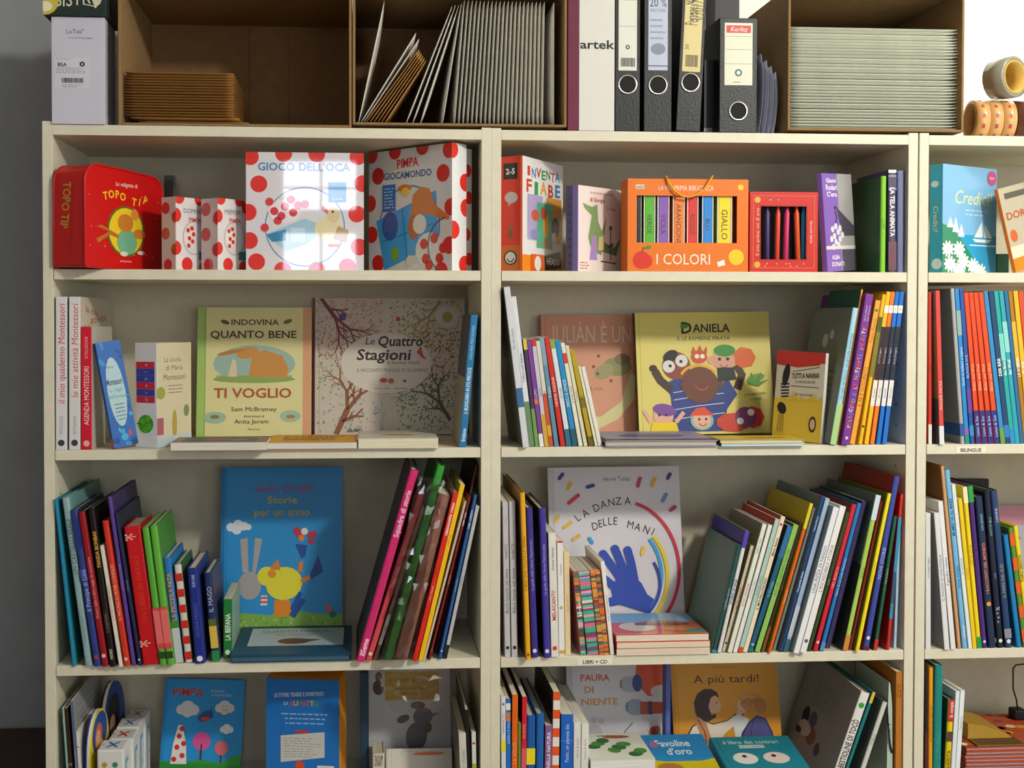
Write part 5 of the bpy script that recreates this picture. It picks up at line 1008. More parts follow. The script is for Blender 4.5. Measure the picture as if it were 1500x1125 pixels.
film([P(575, 1045, Y_-.004), P(650, 1035, Y_-.004), P(655, 985, Y_-.001), P(545, 978, Y_-.001)], 12, 8, .005, 5, 'loose clear film tail hanging over the shelf edge')
# ================================================================== row C, middle bookcase
G = 'books at left on the third shelf of the middle bookcase'
strip = ['#3fae8c', '#e06a8a', '#d8d4c0', '#4a9ac8', '#7a4a6a', '#e8a0a8', '#58b8a0']; strip2 = ['#d8702a', '#5a4a44', '#c8a04a', '#b84a3a', '#3a7a7a', '#e0903a']
def stripes(cs, seed):
    rn = random.Random(seed); out = []; v = 0
    while v < 1: q = rn.uniform(.015, .035); out.append((v, min(1, v+q), rn.choice(cs))); v += q
    return tuple(out)
spines('C', G, '', [
 (739.5, 748, 736, 744, 735.5, '#c9c5ca', 'white upright spine against the middle bookcase side', dict(y=.002, hard=False, cov='#a8a4a4', print=dict(t='Buchi bianchi nel mare', c='#4a4a50', lo=.25, hi=.6, extra=(('FIABETTE', .62, .74, '#3a3a40', .45), ('storie', .82, .93, '#a8a4ac', .4)), dot=(.06, '#222')))),
 (749.5, 758.5, 745.5, 754.5, 735, '#d0ccd0', 'second white upright spine, twin of its left neighbour', dict(y=.002, hard=False, print=dict(t='Altre storie nel mare', c='#4a4a50', lo=.25, hi=.6, extra=(('FIABETTE', .62, .74, '#3a3a40', .45),), dot=(.06, '#222')))),
 (770.5, 777.5, 761.5, 769, 722, '#e6a81c', 'tall narrow yellow spine sticking out of the shelf', dict(y=-.02, cov='#a8781c', backc='#8a6418', w=.29, print=dict(t='C\'ERA UNA VOLTA LA TERRA', c='#8a5a14', lo=.4, hi=.75, hs=.6, dot=(.03, '#8a5a14')))),
 (778.5, 789, 770.5, 780, 744, '#3a2f86', 'first purple spine with pale script title', dict(y=-.006, cov='#3a332c', print=dict(t='La guida delle Ninne Filastrocche', c='#a8a4d8', lo=.38, hi=.85, hs=.4, dot=(.045, '#e0e0ea')))),
 (796.5, 807, 789.5, 799, 745, '#3f3498', 'second purple spine, just left of the white song book', dict(y=-.010, cov='#2e2a28', w=.22, print=dict(t='La guida delle Ninne Filastrocche', c='#a8a4d8', lo=.38, hi=.8, hs=.4, dot=(.045, '#e0e0ea')))),
 (808, 818, 802.5, 814.5, 781, '#e2dfda', 'white spine with red title read downward', dict(y=-.004, hard=False, print=dict(t='MELACANTI?', c='#c83a24', lo=.28, hi=.55, bold=True, hs=.5, dot=(.07, '#c8402a'), extra=(('Andrea Valente', .66, .92, '#8a8a86', .35),)))),
 (819, 827.5, 816, 824.5, 793, '#e4e2de', 'white spine with tiny coloured top edge, fourth white one', dict(y=.002, hard=False, print=dict(t='Canzoni', c='#7a7a76', lo=.6, hi=.9, hs=.4, bands=((.985, 1, '#c83a24'), (.02, .05, '#d8a03a')), dot=(.42, '#a8c04a')))),
 (828.5, 836, 825.5, 834, 808.5, '#e0c89a', 'cream orange spine in a clear sleeve before striped cases', dict(y=.01, hard=False, print=dict(t='Canta con noi', c='#c89a4a', hs=.4))),
 (851, 858.5, 839.5, 847, 837, '#c8707e', 'first striped disc case spine, pink and green', dict(y=.004, w=.14, hard=False, pages='#cfcabc', print=dict(bands=stripes(strip+strip2, 2), t='girotondo', c='#f0e8e8', lo=.4, hi=.75))),
 (859.5, 878, 848, 861.5, 837, '#58b8a0', 'wide striped disc case spine, teal and pink', dict(y=.004, w=.14, hard=False, pages='#cfcabc', print=dict(bands=stripes(strip, 7)))),
 (878.8, 885, 862.5, 871, 836, '#d8702a', 'striped disc case spine, orange and brown, left of two', dict(y=.004, w=.14, hard=False, pages='#cfcabc', print=dict(bands=stripes(strip2, 4)))),
 (885.8, 892, 872, 879.5, 836, '#c8602a', 'striped disc case spine, orange and brown, right of two', dict(y=.004, w=.14, hard=False, pages='#cfcabc', print=dict(bands=stripes(strip2, 9)))),
 (893, 901, 880.5, 884.5, 823, '#e8e6e0', 'thin white spine leaning beside the striped cases', dict(y=.004, w=.17, hard=False, print=dict(t='ninne nanne e canzoncine', c='#7a7a80', hs=.45))),
])
G = 'books on the third shelf of the middle bookcase'
def danza(a):
    a.rect(0, .04, 0, 1, '#c9c3c8'); a.text('Hervé Tullet', .52, .925, .028, '#5a5458', fit=a.W*.21, jit=.06)
    for ch, u, v, r in zip('LA DANZA', (.215, .275, 0, .36, .415, .475, .53, .60), (.685, .712, 0, .745, .765, .778, .785, .785), (38, 32, 0, 22, 14, 8, 3, -3)):
        if ch != ' ': a.text(ch, u, v, .05, '#26232a', rot=r, sx=.9)
    for ch, u, v, r in zip('DELLE MANI', (.345, .385, .42, .46, .50, 0, .615, .67, .735, .785), (.63, .645, .655, .66, .66, 0, .635, .62, .602, .588), (12, 8, 4, 0, -4, 0, -14, -18, -24, -28)):
        if ch != ' ': a.text(ch, u, v, .05, '#26232a', rot=r, sx=.85)
    for u, v, r, c, L in ((.1, .945, 50, '#3a3f86', .04), (.16, .885, 60, '#d8a83a', .045), (.32, .88, 15, '#2f3a8a', .045), (.19, .80, 38, '#c8304a', .09), (.69, .90, 72, '#b83a54', .06), (.8, .90, 65, '#d8a83a', .055), (.92, .935, 60, '#4a3f7a', .035), (.88, .80, 62, '#5a8ac8', .055), (.94, .73, 35, '#b8304a', .04), (.06, .68, 55, '#e0b83a', .04), (.14, .64, 35, '#e0b83a', .06), (.2, .56, 35, '#d8b04a', .05), (.31, .54, -60, '#3a9ad0', .035), (.70, .47, 75, '#e8c04a', .05), (.15, .43, -15, '#a84a6a', .03)):
        dx, dy = L*math.cos(math.radians(r))/2, L*math.sin(math.radians(r))/2*a.W/a.H
        a.stroke([(u-dx, v-dy), (u+dx, v+dy)], .028, c); a.circ(u-dx, v-dy, .014, c, 10); a.circ(u+dx, v+dy, .014, c, 10)
    a.arc(.55, .36, .42, -55, 75, .024, '#c82a44', .42); a.arc(.50, .32, .38, -70, 42, .026, '#e0c82a', .36); a.arc(.48, .33, .355, -85, 40, .026, '#3a9ad0', .33); a.arc(.46, .27, .36, -95, 28, .022, '#2f3a9a', .27)
    B = '#2a46a8'; a.poly([(.47, .15), (.55, .13), (.66, .10), (.715, .085), (.775, .165), (.72, .20), (.68, .27), (.60, .33), (.50, .31), (.45, .24)], B)
    for p, w in (([(.55, .27), (.47, .37), (.40, .455)], .062), ([(.58, .29), (.53, .40), (.49, .485)], .062), ([(.63, .28), (.61, .39), (.585, .475)], .062), ([(.52, .22), (.42, .29), (.34, .34)], .058), ([(.53, .17), (.42, .155), (.31, .135)], .064)):
        a.stroke(p, w, B); a.circ(p[-1][0], p[-1][1], w*.5, B, 14)
    a.arc(.46, .17, .30, 205, 300, .016, '#2f6fb0', .13)
face('C', 806, 1000, 686, .20, .25, .012, '#d3cdd4', 'white picture book with big blue hand and coloured dashes', G, front=danza, spine='#bdb7bc', roll=-.008)
def mare(a): a.rect(0, 1, .55, 1, '#7fb4d4'); a.ell(.3, .35, .2, .2, '#d8cfae'); a.ell(.6, .5, .3, .12, '#a8663c'); a.ell(.75, .25, .2, .1, '#c8884a'); a.rect(.3, .9, .42, .5, '#5a3a34'); a.ell(.9, .15, .12, .08, '#2a9a9a'); a.rect(0, 1, 0, .08, '#d87a2a')
flat(ZC, 904, 1041, -.004, .165, .0135, '#d8c8b4', 'lowest of three thick books lying flat under the seaside cover', G, pages='#e4d2bc', spine='#c83a34', hard=False)
flat(ZC+.0142, 904, 1041, -.004, .165, .0125, '#d8503a', 'middle of the three thick books lying flat', G, pages='#e6d6c0', spine='#c83a34', hard=False)
flat(ZC+.0274, 903, 1039, -.003, .17, .0135, '#d8503a', 'uppermost flat book with glossy seaside picture cover', G, front=mare, pages='#e8dac6', spine='#c83a34', hard=False, coat=True)
G = 'right-leaning books on the third shelf of the middle bookcase'
spines('C', G, '', [
 (1042, 1049.5, 1081, 1087, 799, '#24504a', 'dark green narrow spine with grey-green cover, leftmost leaning', dict(cov='#6a8478', backc='#6a8478', w=.2, print=dict(t='il giardino segreto', c='#a8c0b0', d='u', hs=.5, bands=((0, .03, '#2a9aa8'),)))),
 (1050.5, 1056.5, 1091, 1098, 778.5, '#d8d8dc', 'white spine with violet top and olive cover', dict(cov='#8a8a3a', backc='#7a7a34', w=.21, back=lambda a: a.rect(0, 1, .84, 1, '#4a449a'), print=dict(t='STORIA DI UNA', c='#3a4a9a', d='u', lo=.35, hi=.65, bands=((.86, 1, '#4a3fb0'),), bold=True))),
 (1057.5, 1063.5, 1099, 1105, 800, '#dcd0b4', 'short cream spine with red brown title', dict(y=.01, hard=False, cov='#8a8270', print=dict(t='GATTO CELESTE', c='#a04a3a', d='u', lo=.3, hi=.7, hs=.6, dot=(.08, '#222')))),
 (1064.5, 1072.5, 1117.5, 1124.5, 769, '#dfe0d2', 'off-white spine, red title, with grey cover', dict(hard=False, cov='#8f887e', backc='#8f887e', print=dict(t='ROSSO MICIONE', c='#c8583a', d='u', lo=.2, hi=.7, hs=.5, extra=(('MARCO VIALE', .74, .92, '#7a8a8a', .4),)))),
 (1073.5, 1080, 1125.5, 1132.5, 770, '#e2e4dc', 'off-white spine right of the red-titled one', dict(hard=False, print=dict(t='LA STORIA BIANCA', c='#9a9c94', d='u', hs=.4))),
 (1081, 1087.5, 1133.5, 1142, 761, '#a8c8c0', 'pale teal spine with red cover top', dict(cov='#b03428', backc='#b03428', hard=False, print=dict(t='piccole storie', c='#6a9a94', d='u', bands=((.0, .04, '#c8501f'),)))),
 (1088, 1094, 1144.5, 1153, 758, '#e4d8ba', 'cream spine with black title and red dot on top', dict(cov='#a83428', backc='#a83428', hard=False, print=dict(t='IL MIO PALLONCINO', c='#2a2a2a', d='u', lo=.3, hi=.56, hs=.55, bold=True, extra=(('Mario Ramos', .7, .85, '#4a4a48'),), dot=(.94, '#c8402a')))),
 (1095, 1103, 1154, 1161, 772, '#1f5a74', 'dark blue and green spine, right of the cream one', dict(hard=False, print=dict(t='la foresta', c='#8ac0c8', d='u', bands=((.75, 1, '#2a6a9a'), (.0, .03, '#1f7a6a')), dot=(.06, '#8ab0e0')))),
 (1105, 1113.5, 1163, 1171, 770, '#8cbc5a', 'lime green spine with small dark lettering', dict(hard=False, cov='#2a5a3a', print=dict(t='FRASI PER CRESCERE E GIOCARE', c='#3a6a2a', d='u', hs=.45, lo=.3, hi=.95))),
 (1114.5, 1121, 1172, 1179, 768, '#3a2a1e', 'black-brown spine between lime green and orange', dict(hard=False, cov='#1c1a1a', print=dict(t='buio', c='#a8642a', d='u', bands=((0, .2, '#7a4a24'),)))),
 (1122.5, 1130, 1182, 1191, 738, '#e0601c', 'orange spine whose upper part and cover are yellow', dict(y=-.006, cov='#c8b41c', backc='#c8b41c', print=dict(t='ZAGAZOO', c='#f0c080', d='u', lo=.3, hi=.45, bands=((.83, 1, '#d8c41c'),)))),
 (1131.5, 1138, 1193, 1197.5, 745, '#7a8288', 'slim slate spine squeezed before the navy one', dict(y=.01, hard=False)),
 (1139, 1146.5, 1198.5, 1208.5, 728, '#1f4476', 'navy spine with white titles, grey-blue cover', dict(cov='#7a8a92', backc='#71828c', w=.25, print=dict(t='Una grande Amica', c='#c0d0e8', d='u', lo=.35, hi=.55, bold=True, extra=(('Teresa Heusy', .7, .95, '#a8c0e0'),)))),
 (1147.5, 1154, 1209.5, 1216, 731, '#9fb8d4', 'pale blue spine beside the navy one', dict(hard=False, print=dict(bands=((.1, .3, '#c8ccd4'), (.0, .08, '#3a6a7a'))))),
 (1162, 1170.5, 1221, 1229.5, 744.5, '#e4e6ea', 'white spine with black script title, fallen forward', dict(y=-.014, hard=False, cov='#a8b4ba', backc='#9aa8b0', print=dict(t='UNA PIZZA DI FANGO', c='#3a3a3e', d='u', lo=.35, hi=.8, hs=.6))),
 (1171.5, 1181, 1230.5, 1240, 743, '#e6e6e4', 'second white spine with coloured speckled lettering', dict(y=-.012, hard=False, print=dict(t='L\'INCREDIBILE STORIA', c='#7a6a62', d='u', lo=.3, hi=.85, hs=.55, dot=(.08, '#555')))),
 (1182.5, 1188.5, 1241, 1246, 752, '#2a4a24', 'dark green narrow spine left of the bright red', dict(hard=False, cov='#6a3a34', print=dict(t='LUPO', c='#8aa88a', d='u'))),
 (1190, 1198.5, 1247, 1256, 740, '#cf2434', 'bright red spine, left of the mid-blue one', dict(cov='#7a2a24', backc='#7a2a24', print=dict(t='NEL BOSCO', c='#f0a0a0', d='u', dot=(.06, '#f0d0d0')))),
 (1199.5, 1207.5, 1256.5, 1261.5, 738, '#2574b8', 'mid-blue spine leaning next to the bright red', dict(print=dict(t='Storia di un Cane Pettinato', c='#a8ccec', d='u', bands=((0, .06, '#5a8ab8'),)))),
 (1209, 1216, 1263, 1270, 735, '#39305a', 'dark violet spine deep between blue and forest cover', dict(y=.02, hard=False, cov='#3a3a34')),
 (1234.5, 1241.5, 1283, 1291, 726.5, '#a8c85a', 'lime spine with white top and grey forest cover', dict(w=.25, cov='#6a7a72', backc='#5c6c66', back=lambda a: (a.rect(0, 1, 0, .55, '#3a423c'), [a.poly([(u, .4), (u+.12, .4), (u+.06, .85)], '#39443c') for u in (.05, .2, .35, .5, .7)]), print=dict(bands=((.84, 1, '#c8dce4'), (0, .1, '#c8863a')), t='bosco', c='#6a8a2a', d='u'))),
 (1242.5, 1249.5, 1291.8, 1295, 735, '#8a2a1e', 'dark red thin spine left of the bright yellow', dict(y=.004, hard=False)),
 (1250.5, 1258.5, 1296.5, 1307, 723.5, '#ecd81c', 'bright lemon yellow spine, tall, near the right end', dict(y=-.008, cov='#7a7a1c', backc='#6f7420', w=.25, print=dict(t='GIRAFFE E ALTRI AMICI', c='#c8a814', d='u', hs=.4))),
 (1263.5, 1273.5, 1311, 1318.5, 699, '#3a4a9a', 'tallest book, dark blue spine and brick red cover', dict(w=.25, cov='#a02a1c', backc='#a02a1c', print=dict(bands=((0, .02, '#6a1a2a'),), t='NOVE STORIE', c='#a8b4e0', d='u', dot=(.07, '#d8d8e8')))),
 (1278, 1289, 1313, 1319.5, 757, '#1f5a44', 'dark green spine with white title, near right panel', dict(y=.0, cov='#1f4a3a', print=dict(t='Il libro illustrato di', c='#c0d8cc', d='u', lo=.2, hi=.9, hs=.4, bands=((0, .08, '#c82a24'),)))),
 (1294.5, 1304, 1314.5, 1320, 724, '#c8281f', 'red spine with blue middle, second from the right', dict(w=.2, print=dict(bands=((.2, .85, '#2a86b0'), (.3, .5, '#1f5a7a'))))),
 (1309, 1313, 1316, 1319.5, 770, '#a8c8e4', 'thin pale blue spine against the right side panel', dict(hard=False, y=.012, w=.16)),
], yf=.0)
# ================================================================== row C, right bookcase
G = 'books on the third shelf of the right bookcase'
spines('C', G, '', [
 (1356, 1363.5, 1357.5, 1365, 752, '#dadada', 'short white spine against the panel, right bookcase', dict(hard=False, y=.0, print=dict(t='La lavagna magica', c='#5a5a60', lo=.3, hi=.9, hs=.4))),
 (1383, 1391.5, 1367, 1374, 752, '#dededf', 'white leaning spine with grey back cover and barcode', dict(y=-.006, w=.2, hard=False, cov='#8a8a88', backc='#8e8e8c', back=lambda a: bars(a, .1, .4, .12, .22, '#222'), print=dict(t='IL VIAGGIO DI UNA FOGLIA', c='#4a4a50', lo=.2, hi=.85, hs=.5))),
 (1392.5, 1400.5, 1374.5, 1381, 735, '#e4e4e6', 'second white leaning spine with black cursive title', dict(y=-.004, w=.25, hard=False, print=dict(t='Il giardino volante', c='#2a2a30', lo=.3, hi=.75, hs=.55, shear=.2))),
 (1403, 1408.5, 1378.5, 1383, 683, '#cf9a6a', 'tall thin tan spine left of the light blue one', dict(w=.25, cov='#8a5a24', backc='#7d5322')),
 (1409.5, 1418, 1384, 1391.5, 689, '#74b4dc', 'light blue spine with navy upper lettering', dict(print=dict(t='MUMIN VA AL MARE', c='#2a4a7a', lo=.55, hi=.92, hs=.55, bold=True, extra=(('storie d\'acqua', .3, .5, '#3a7ab0'), ('Iperborea', .05, .14, '#e0eef6', .4))))),
 (1418.8, 1424, 1393.5, 1399.5, 710, '#dfe6e4', 'narrow white spine right of the light blue one', dict(hard=False, print=dict(t='LE NUVOLE', c='#3a8aa0'))),
 (1424.8, 1431, 1404, 1409, 731, '#e8c81e', 'first yellow spine, shorter of the yellow pair', dict(hard=False, print=dict(t='IL SOLE', c='#a8801a'))),
 (1431.8, 1438, 1410, 1416.5, 714, '#ecd024', 'second yellow spine with green foot and cream top', dict(print=dict(t='CASTA DIVA', c='#a8801a', lo=.4, hi=.75, bands=((0, .07, '#1f9a4a'), (.9, 1, '#e8e0b8'))))),
 (1439.5, 1446, 1417.5, 1425, 712.5, '#4a2a7a', 'purple spine with a bright green top', dict(print=dict(bands=((.9, 1, '#2a9a3a'),), dot=(.04, '#d8d0e4'), c='#a890d0', t=''))),
 (1448.5, 1459.5, 1428.5, 1439.5, 728, '#22304e', 'navy spine with orange dot and coral title', dict(print=dict(t='I RACCONTI DEL MONDO', c='#d87a5a', lo=.35, hi=.7, bold=True, hs=.4, dot=(.29, '#e89a2a'), extra=(('Lars Jansen', .74, .92, '#7aa8b8', .35), ('_', .03, .06, '#e8d83a', .8))))),
 (1461.5, 1471, 1442, 1450.5, 720, '#1c2336', 'near-black spine with white marks, right bookcase', dict(print=dict(t='* + * %', c='#c8d0d8', lo=.12, hi=.3, extra=(('NOTTE BLU', .6, .95, '#8ab8a8', .4), ('sole', .42, .5, '#8a94b0', .4)), dot=(.045, '#e0e0e0')))),
 (1472.5, 1484, 1452, 1460.5, 719, '#27406a', 'blue navy spine with pale patch low down', dict(cov='#1c1a1c', print=dict(t='IL MARE DEL SUD', c='#a8a070', lo=.3, hi=.55, hs=.45, extra=(('CARMINE', .78, .9, '#c8d4e4', .35),), bands=((.06, .12, '#8a8a92'),), dot=(.04, '#e0e0e0')))),
 (1489.5, 1497, 1470, 1477, 784.5, '#1f7ab8', 'plain mid-blue shorter spine beside the orange patched', dict()),
 (1499, 1505.5, 1477.5, 1484, 774, '#5a8a3a', 'green spine with orange patches at the frame edge', dict(print=dict(bands=tuple((.05+i*.2, .15+i*.2, '#e0581c') for i in range(5))))),
 (1506.5, 1513, 1484.5, 1491, 771, '#e8cc1c', 'yellow spine with black capitals at frame edge', dict(print=dict(t='TORO SEDUTO', c='#3a3414', bold=True, lo=.5, hi=.8))),
], yf=.0)
def puntini(a): a.rect(0, 1, .82, 1, '#c88aa0'); a.text('BIG TREE', .5, .9, .05, '#8a4a62'); a.dots('#5a5a62', [(.2, .7), (.5, .6), (.3, .45), (.7, .7)], .02); a.text('le', .6, .55, .07, '#2a2a30', bold=True)
face('C', 1466, 1600, 741, .255, .283, .01, '#a9a8ac', 'grey picture book with pink top behind the blue spines', G, front=puntini)
cartonbox('black_book', 1394, 1454, 702, .285, .012, ZC, '#201c1a', 'black landscape book standing at the back behind the navy spines', 'book')
# ================================================================== row D, left bookcase
G = 'books on the fourth shelf of the left bookcase'
spines('D', G, '', [
 (97.5, 100.5, 91.5, 94, 1037, '#8fb4ac', 'thin pale teal spine nearest the left panel, fourth shelf', dict(hard=False, w=.15)),
 (101, 106.5, 94.5, 98, 1038, '#3a221c', 'dark brown spine on the fourth shelf far left', dict(hard=False, w=.15, print=dict(bands=((.5, .52, '#8a7a6a'),)))),
 (107.5, 114.5, 98.5, 103.5, 1028, '#5a6a8a', 'grey-blue spine with white top and grey cover', dict(w=.24, cov='#8a8c8e', hard=False, front=lambda a: a.lines(.15, .85, .6, .9, 6, '#b8bcc0', .2), print=dict(t='STORIE DI LUNA PIENA', c='#b0bcd0'))),
 (114.5, 121, 111, 119.5, 1072, '#dcd8d4', 'white spine with red dot and green patch, fourth shelf left', dict(hard=False, w=.14, print=dict(bands=((.0, .58, '#9ab82a'),), dot=(.83, '#c01c1c')))),
], yf=.006)
# die-cut board books: rounded tops
def diecut(x, Y0, wd, d, h, cols, label, art=None, yaw=.45):
    o = thing('shaped_board_book', label, 'board book', T((pxx(x, Y0, 1080), Y0, ZD+.0004)) @ R(yaw, 'Z'), 'board books cut to a rounded shape')
    pts = [(0, 0), (d, 0), (d, h*.62)]+[(d/2+d/2*math.cos(a), h*.62+h*.38*math.sin(a)) for a in [i*math.pi/12 for i in range(1, 12)]]+[(0, h*.62)]
    n = len(cols); q = wd/n
    # pages lie along -X; each page a rounded board
    for i, c in enumerate(cols):
        nm = 'page_board' if 0 < i < n-1 else 'cover_board'
        vs = [(-(i+1)*q+.0002, a, b) for a, b in pts]+[(-i*q, a, b) for a, b in pts]; N = len(pts)
        fs = [tuple(range(N-1, -1, -1)), tuple(range(N, 2*N))]+[(j, (j+1) % N, (j+1) % N+N, j+N) for j in range(N)]
        mesh(nm, vs, fs, mat(c, .4), o)
    A = Art((.0003, 0, 0), (0, 1, 0), (0, 0, 1), d, h)
    if art: art(A)
    A.build('cover_print', o)
def princess(a):
    a.clip = True; a.ell(.48, .78, .40, .20, '#1f4a9a'); a.ell(.42, .74, .2, .14, '#c8603a'); a.ell(.4, .72, .13, .1, '#e0a88a'); a.poly([(.25, .64), (.6, .7), (.7, .6), (.4, .4), (.15, .42)], '#d8a81e'); a.poly([(0, .4), (.55, .5), (.9, .35), (.95, 0), (0, 0)], '#b8622a'); a.rect(0, .12, 0, .6, '#d8c81e')
diecut(133, .006, .011, .12, pzz(1043, .05, 150)-ZD, ['#d8c81e', '#e6e0c0', '#e6e0c0', '#1f4a9a'], 'board book with yellow spine and painted smiling face', princess, -.08)
def dark(a): a.ell(.4, .72, .3, .18, '#28262c'); a.ell(.35, .6, .14, .1, '#c09070'); a.rect(.1, .6, .1, .48, '#b8281c'); a.rect(.6, .9, 0, .6, '#a8561c')
diecut(155, .145, .014, .10, pzz(1014, .12, 160)-ZD, ['#2a4a8a', '#e6e0c0', '#d8d2b8', '#26242a'], 'dark board book with rounded top behind the yellow-spined one', dark, -.2)
diecut(168, .262, .009, .04, pzz(1027, .22, 160)-ZD, ['#5a3a24', '#e6e0c0', '#8a5a2c'], 'brown board book with rounded top, furthest back', None, -.3)
def xpat(a, s=0):
    rn = random.Random(s); cs = ['#c8402c', '#2f6fb8', '#d8a83a', '#3f8a5a']
    for i in range(5):
        for j in range(3): a.circ(.2+.3*j, .1+.2*i, .09, rn.choice(cs), 10)
def xtop(a):
    a.stroke([(.25, .2), (.75, .8)], .12, '#2f6fb8'); a.stroke([(.25, .8), (.75, .2)], .12, '#2f6fb8')
for i, (x0, x1, yt, Y0, c, l) in enumerate(((142, 181, 1099, -.005, '#2f6fb8', 'nearest'), (159, 195, 1083, .062, '#c8402c', 'second'), (170, 203, 1066, .128, '#2f6fb8', 'third'), (183.5, 213, 1053, .192, '#c8402c', 'furthest'))):
    xa, xb = pxx(x0, Y0, 1110), pxx(x1, Y0, 1110); h = pzz(yt, Y0, 160)-ZD; w = xb-xa
    o = thing('patterned_box', l+' of four white gift-patterned boxes lined up front to back', 'box', T((xa, Y0, ZD+.0004)), 'white patterned boxes in a row')
    box('body', 0, w, 0, .058, 0, h, mat('#dcdcda', .4), o, .003)
    A = Art((0, -.0002, 0), (1, 0, 0), (0, 0, 1), w, h)
    rn = random.Random(i); cs = ['#c8402c', '#2f6fb8', '#b89a3a', '#3f8a5a']
    for q in range(4):
        for j in range(2): A.circ(.28+.4*j, .14+.22*q, .11, rn.choice(cs), 12)
    A.build('front_print', o)
    A = Art((0, 0, h+.0002), (1, 0, 0), (0, 1, 0), w, .058); A.stroke([(.3, .25), (.7, .75)], .10, c); A.stroke([(.3, .75), (.7, .25)], .10, c); A.circ(.12, .5, .05, '#b89a3a', 10); A.build('top_print', o)
    A = Art((w+.0002, 0, 0), (0, 1, 0), (0, 0, 1), .058, h); A.rect(.3, .5, .1, .8, '#6aa8c8'); A.rect(.3, .8, .75, .82, '#6aa8c8'); A.circ(.75, .4, .08, '#b89a3a', 10); A.build('side_print', o)
def primavera(a):
    a.rect(0, 1, 0, 1, '#1f8fd2'); a.rect(0, .04, 0, 1, '#1c82c4'); a.text('PIMPA', .29, .86, .085, '#c8281f', bold=True, fit=a.W*.38, jit=.04); a.text('NUVOLE', .66, .875, .028, '#b8ccd8'); a.text('& PRIMAVERA', .72, .83, .028, '#b8ccd8')
    for cx, cy, k, c in ((.30, .665, 1, '#d4d0d0'), (.76, .69, .85, '#d8d0cc'), (.8, .46, .6, '#dfe2e4')):
        for u, v, r in ((-.08, 0, .06), (0, .02, .09), (.08, 0, .065), (0, -.02, .07)): a.circ(cx+u*k, cy+v*k, r*k, c)
    a.arc(.76, .69, .03, 200, 340, .006, '#222'); a.dots('#222', [(.74, .71), (.78, .71)], .006)
    a.poly([(0, 0), (1, 0), (1, .2), (.9, .17), (.75, .1), (.5, .13), (.3, .1), (0, .11)], '#2f9a3a'); a.poly([(0, 0), (1, 0), (1, .08), (0, .1)], '#238a30')
    a.ell(.53, .6, .1, .055, '#2a4a86', rot=25); a.poly([(.55, .6), (.6, .7), (.62, .58)], '#2a4a86'); a.ell(.53, .57, .06, .022, '#d0402c')
    a.stroke([(.5, .12), (.5, .3)], .025, '#5a3424'); a.circ(.5, .33, .11, '#d8549a'); a.stroke([(.5, .2), (.5, .3)], .02, '#5a3424'); a.stroke([(.75, .1), (.75, .24)], .022, '#5a3424'); a.circ(.75, .26, .085, '#d86a70')
    # a white red-dotted plain cone in place of the figure
    a.poly([(.13, .08), (.33, .08), (.31, .3), (.25, .5), (.2, .5), (.15, .3)], '#e4ded8'); a.dots('#d0301f', [(.17, .13), (.27, .17), (.2, .26), (.28, .3), (.22, .38), (.25, .46)], .032)
face('D', 235, 353, 1000, .235, .272, .014, '#1f8fd2', 'blue book with clouds and pink trees, fourth shelf left', G, front=primavera, roll=.045)
flat(ZD, 205, 286, .10, .10, .016, '#d8d6cf', 'white flat book in front of the blue cloud book', G, hard=False)
def lupetto(a):
    a.rect(0, 1, 0, 1, '#1f6fbe'); a.text('LE STORIE TENERE E DIVERTENTI', .45, .87, .034, '#c8d4e6', rot=3, fit=a.W*.68, bold=True); a.text('DI', .27, .79, .03, '#c8d4e6'); cs = ['#d84a2c', '#e8a02a', '#4a9a4a', '#c8304a']
    for i, ch in enumerate('LUPETTO'): a.text(ch, .35+i*.055, .795, .045, cs[i % 4], bold=True)
    a.lines(.2, .85, .6, .72, 3, '#8ab0dc', .3, 'c'); a.poly([(.2, .28), (.8, .33), (.8, .55), (.2, .51)], '#c9c8c2'); a.lines(.24, .77, .32, .5, 8, '#7a7c80', .2); a.rect(.4, .58, .535, .56, '#c83a3a'); a.ell(.46, .25, .06, .05, '#d8502c'); a.ell(.47, .19, .06, .04, '#3a7a3a'); a.ell(.63, .21, .035, .02, '#d84a5a'); a.rect(.7, .93, .1, .26, '#d6d6d2'); bars(a, .72, .91, .13, .23, '#222'); a.rect(.06, .16, .07, .15, '#d8d4d0'); a.circ(.11, .11, .03, '#c8502c')
yawed('D', 497, .10, math.radians(-9), 390, 507.5, 997, '#1f6fbe', 'blue hardback showing its back cover, yellow-orange spine at right', G, side='R', front=lupetto, pages='#e0921c', spine='#1f6fbe', hard=False, coat=False)
def amici(a):
    a.rect(0, 1, 0, 1, '#c4c4c8'); a.rect(.2, .86, .60, .86, '#c09a2c'); a.text('I miei amici', .5, .79, .05, '#6a4a1a', fit=a.W*.5); a.text('Antonella', .5, .71, .035, '#6a4a1a', fit=a.W*.35); a.text('Abbatiello', .5, .66, .03, '#6a4a1a'); a.ell(.12, .72, .07, .07, '#5a3228'); a.ell(.12, .82, .04, .04, '#5a3228'); a.lines(.1, .9, .92, .96, 1, '#8a8a90', .3)
    a.ell(.58, .27, .13, .13, '#68666a', rot=-10); a.ell(.66, .45, .12, .08, '#6e6c70', rot=10); a.poly([(.72, .47), (.88, .48), (.72, .43)], '#77706e'); a.ell(.6, .55, .09, .035, '#6a4a34'); a.ell(.42, .43, .08, .035, '#6a5f4a', rot=20); a.ell(.72, .35, .05, .05, '#6a5f4a')
face('D', 540, 660, 963, .245, .285, .014, '#c4c4c8', 'grey-white picture book with yellow title block, facing out', G, front=amici, spine='#24425f')
cartonbox('slipcase', 527, 538.5, 985, .21, .07, ZD, '#27455f', 'narrow dark blue upright book left of the grey-white cover', 'book')
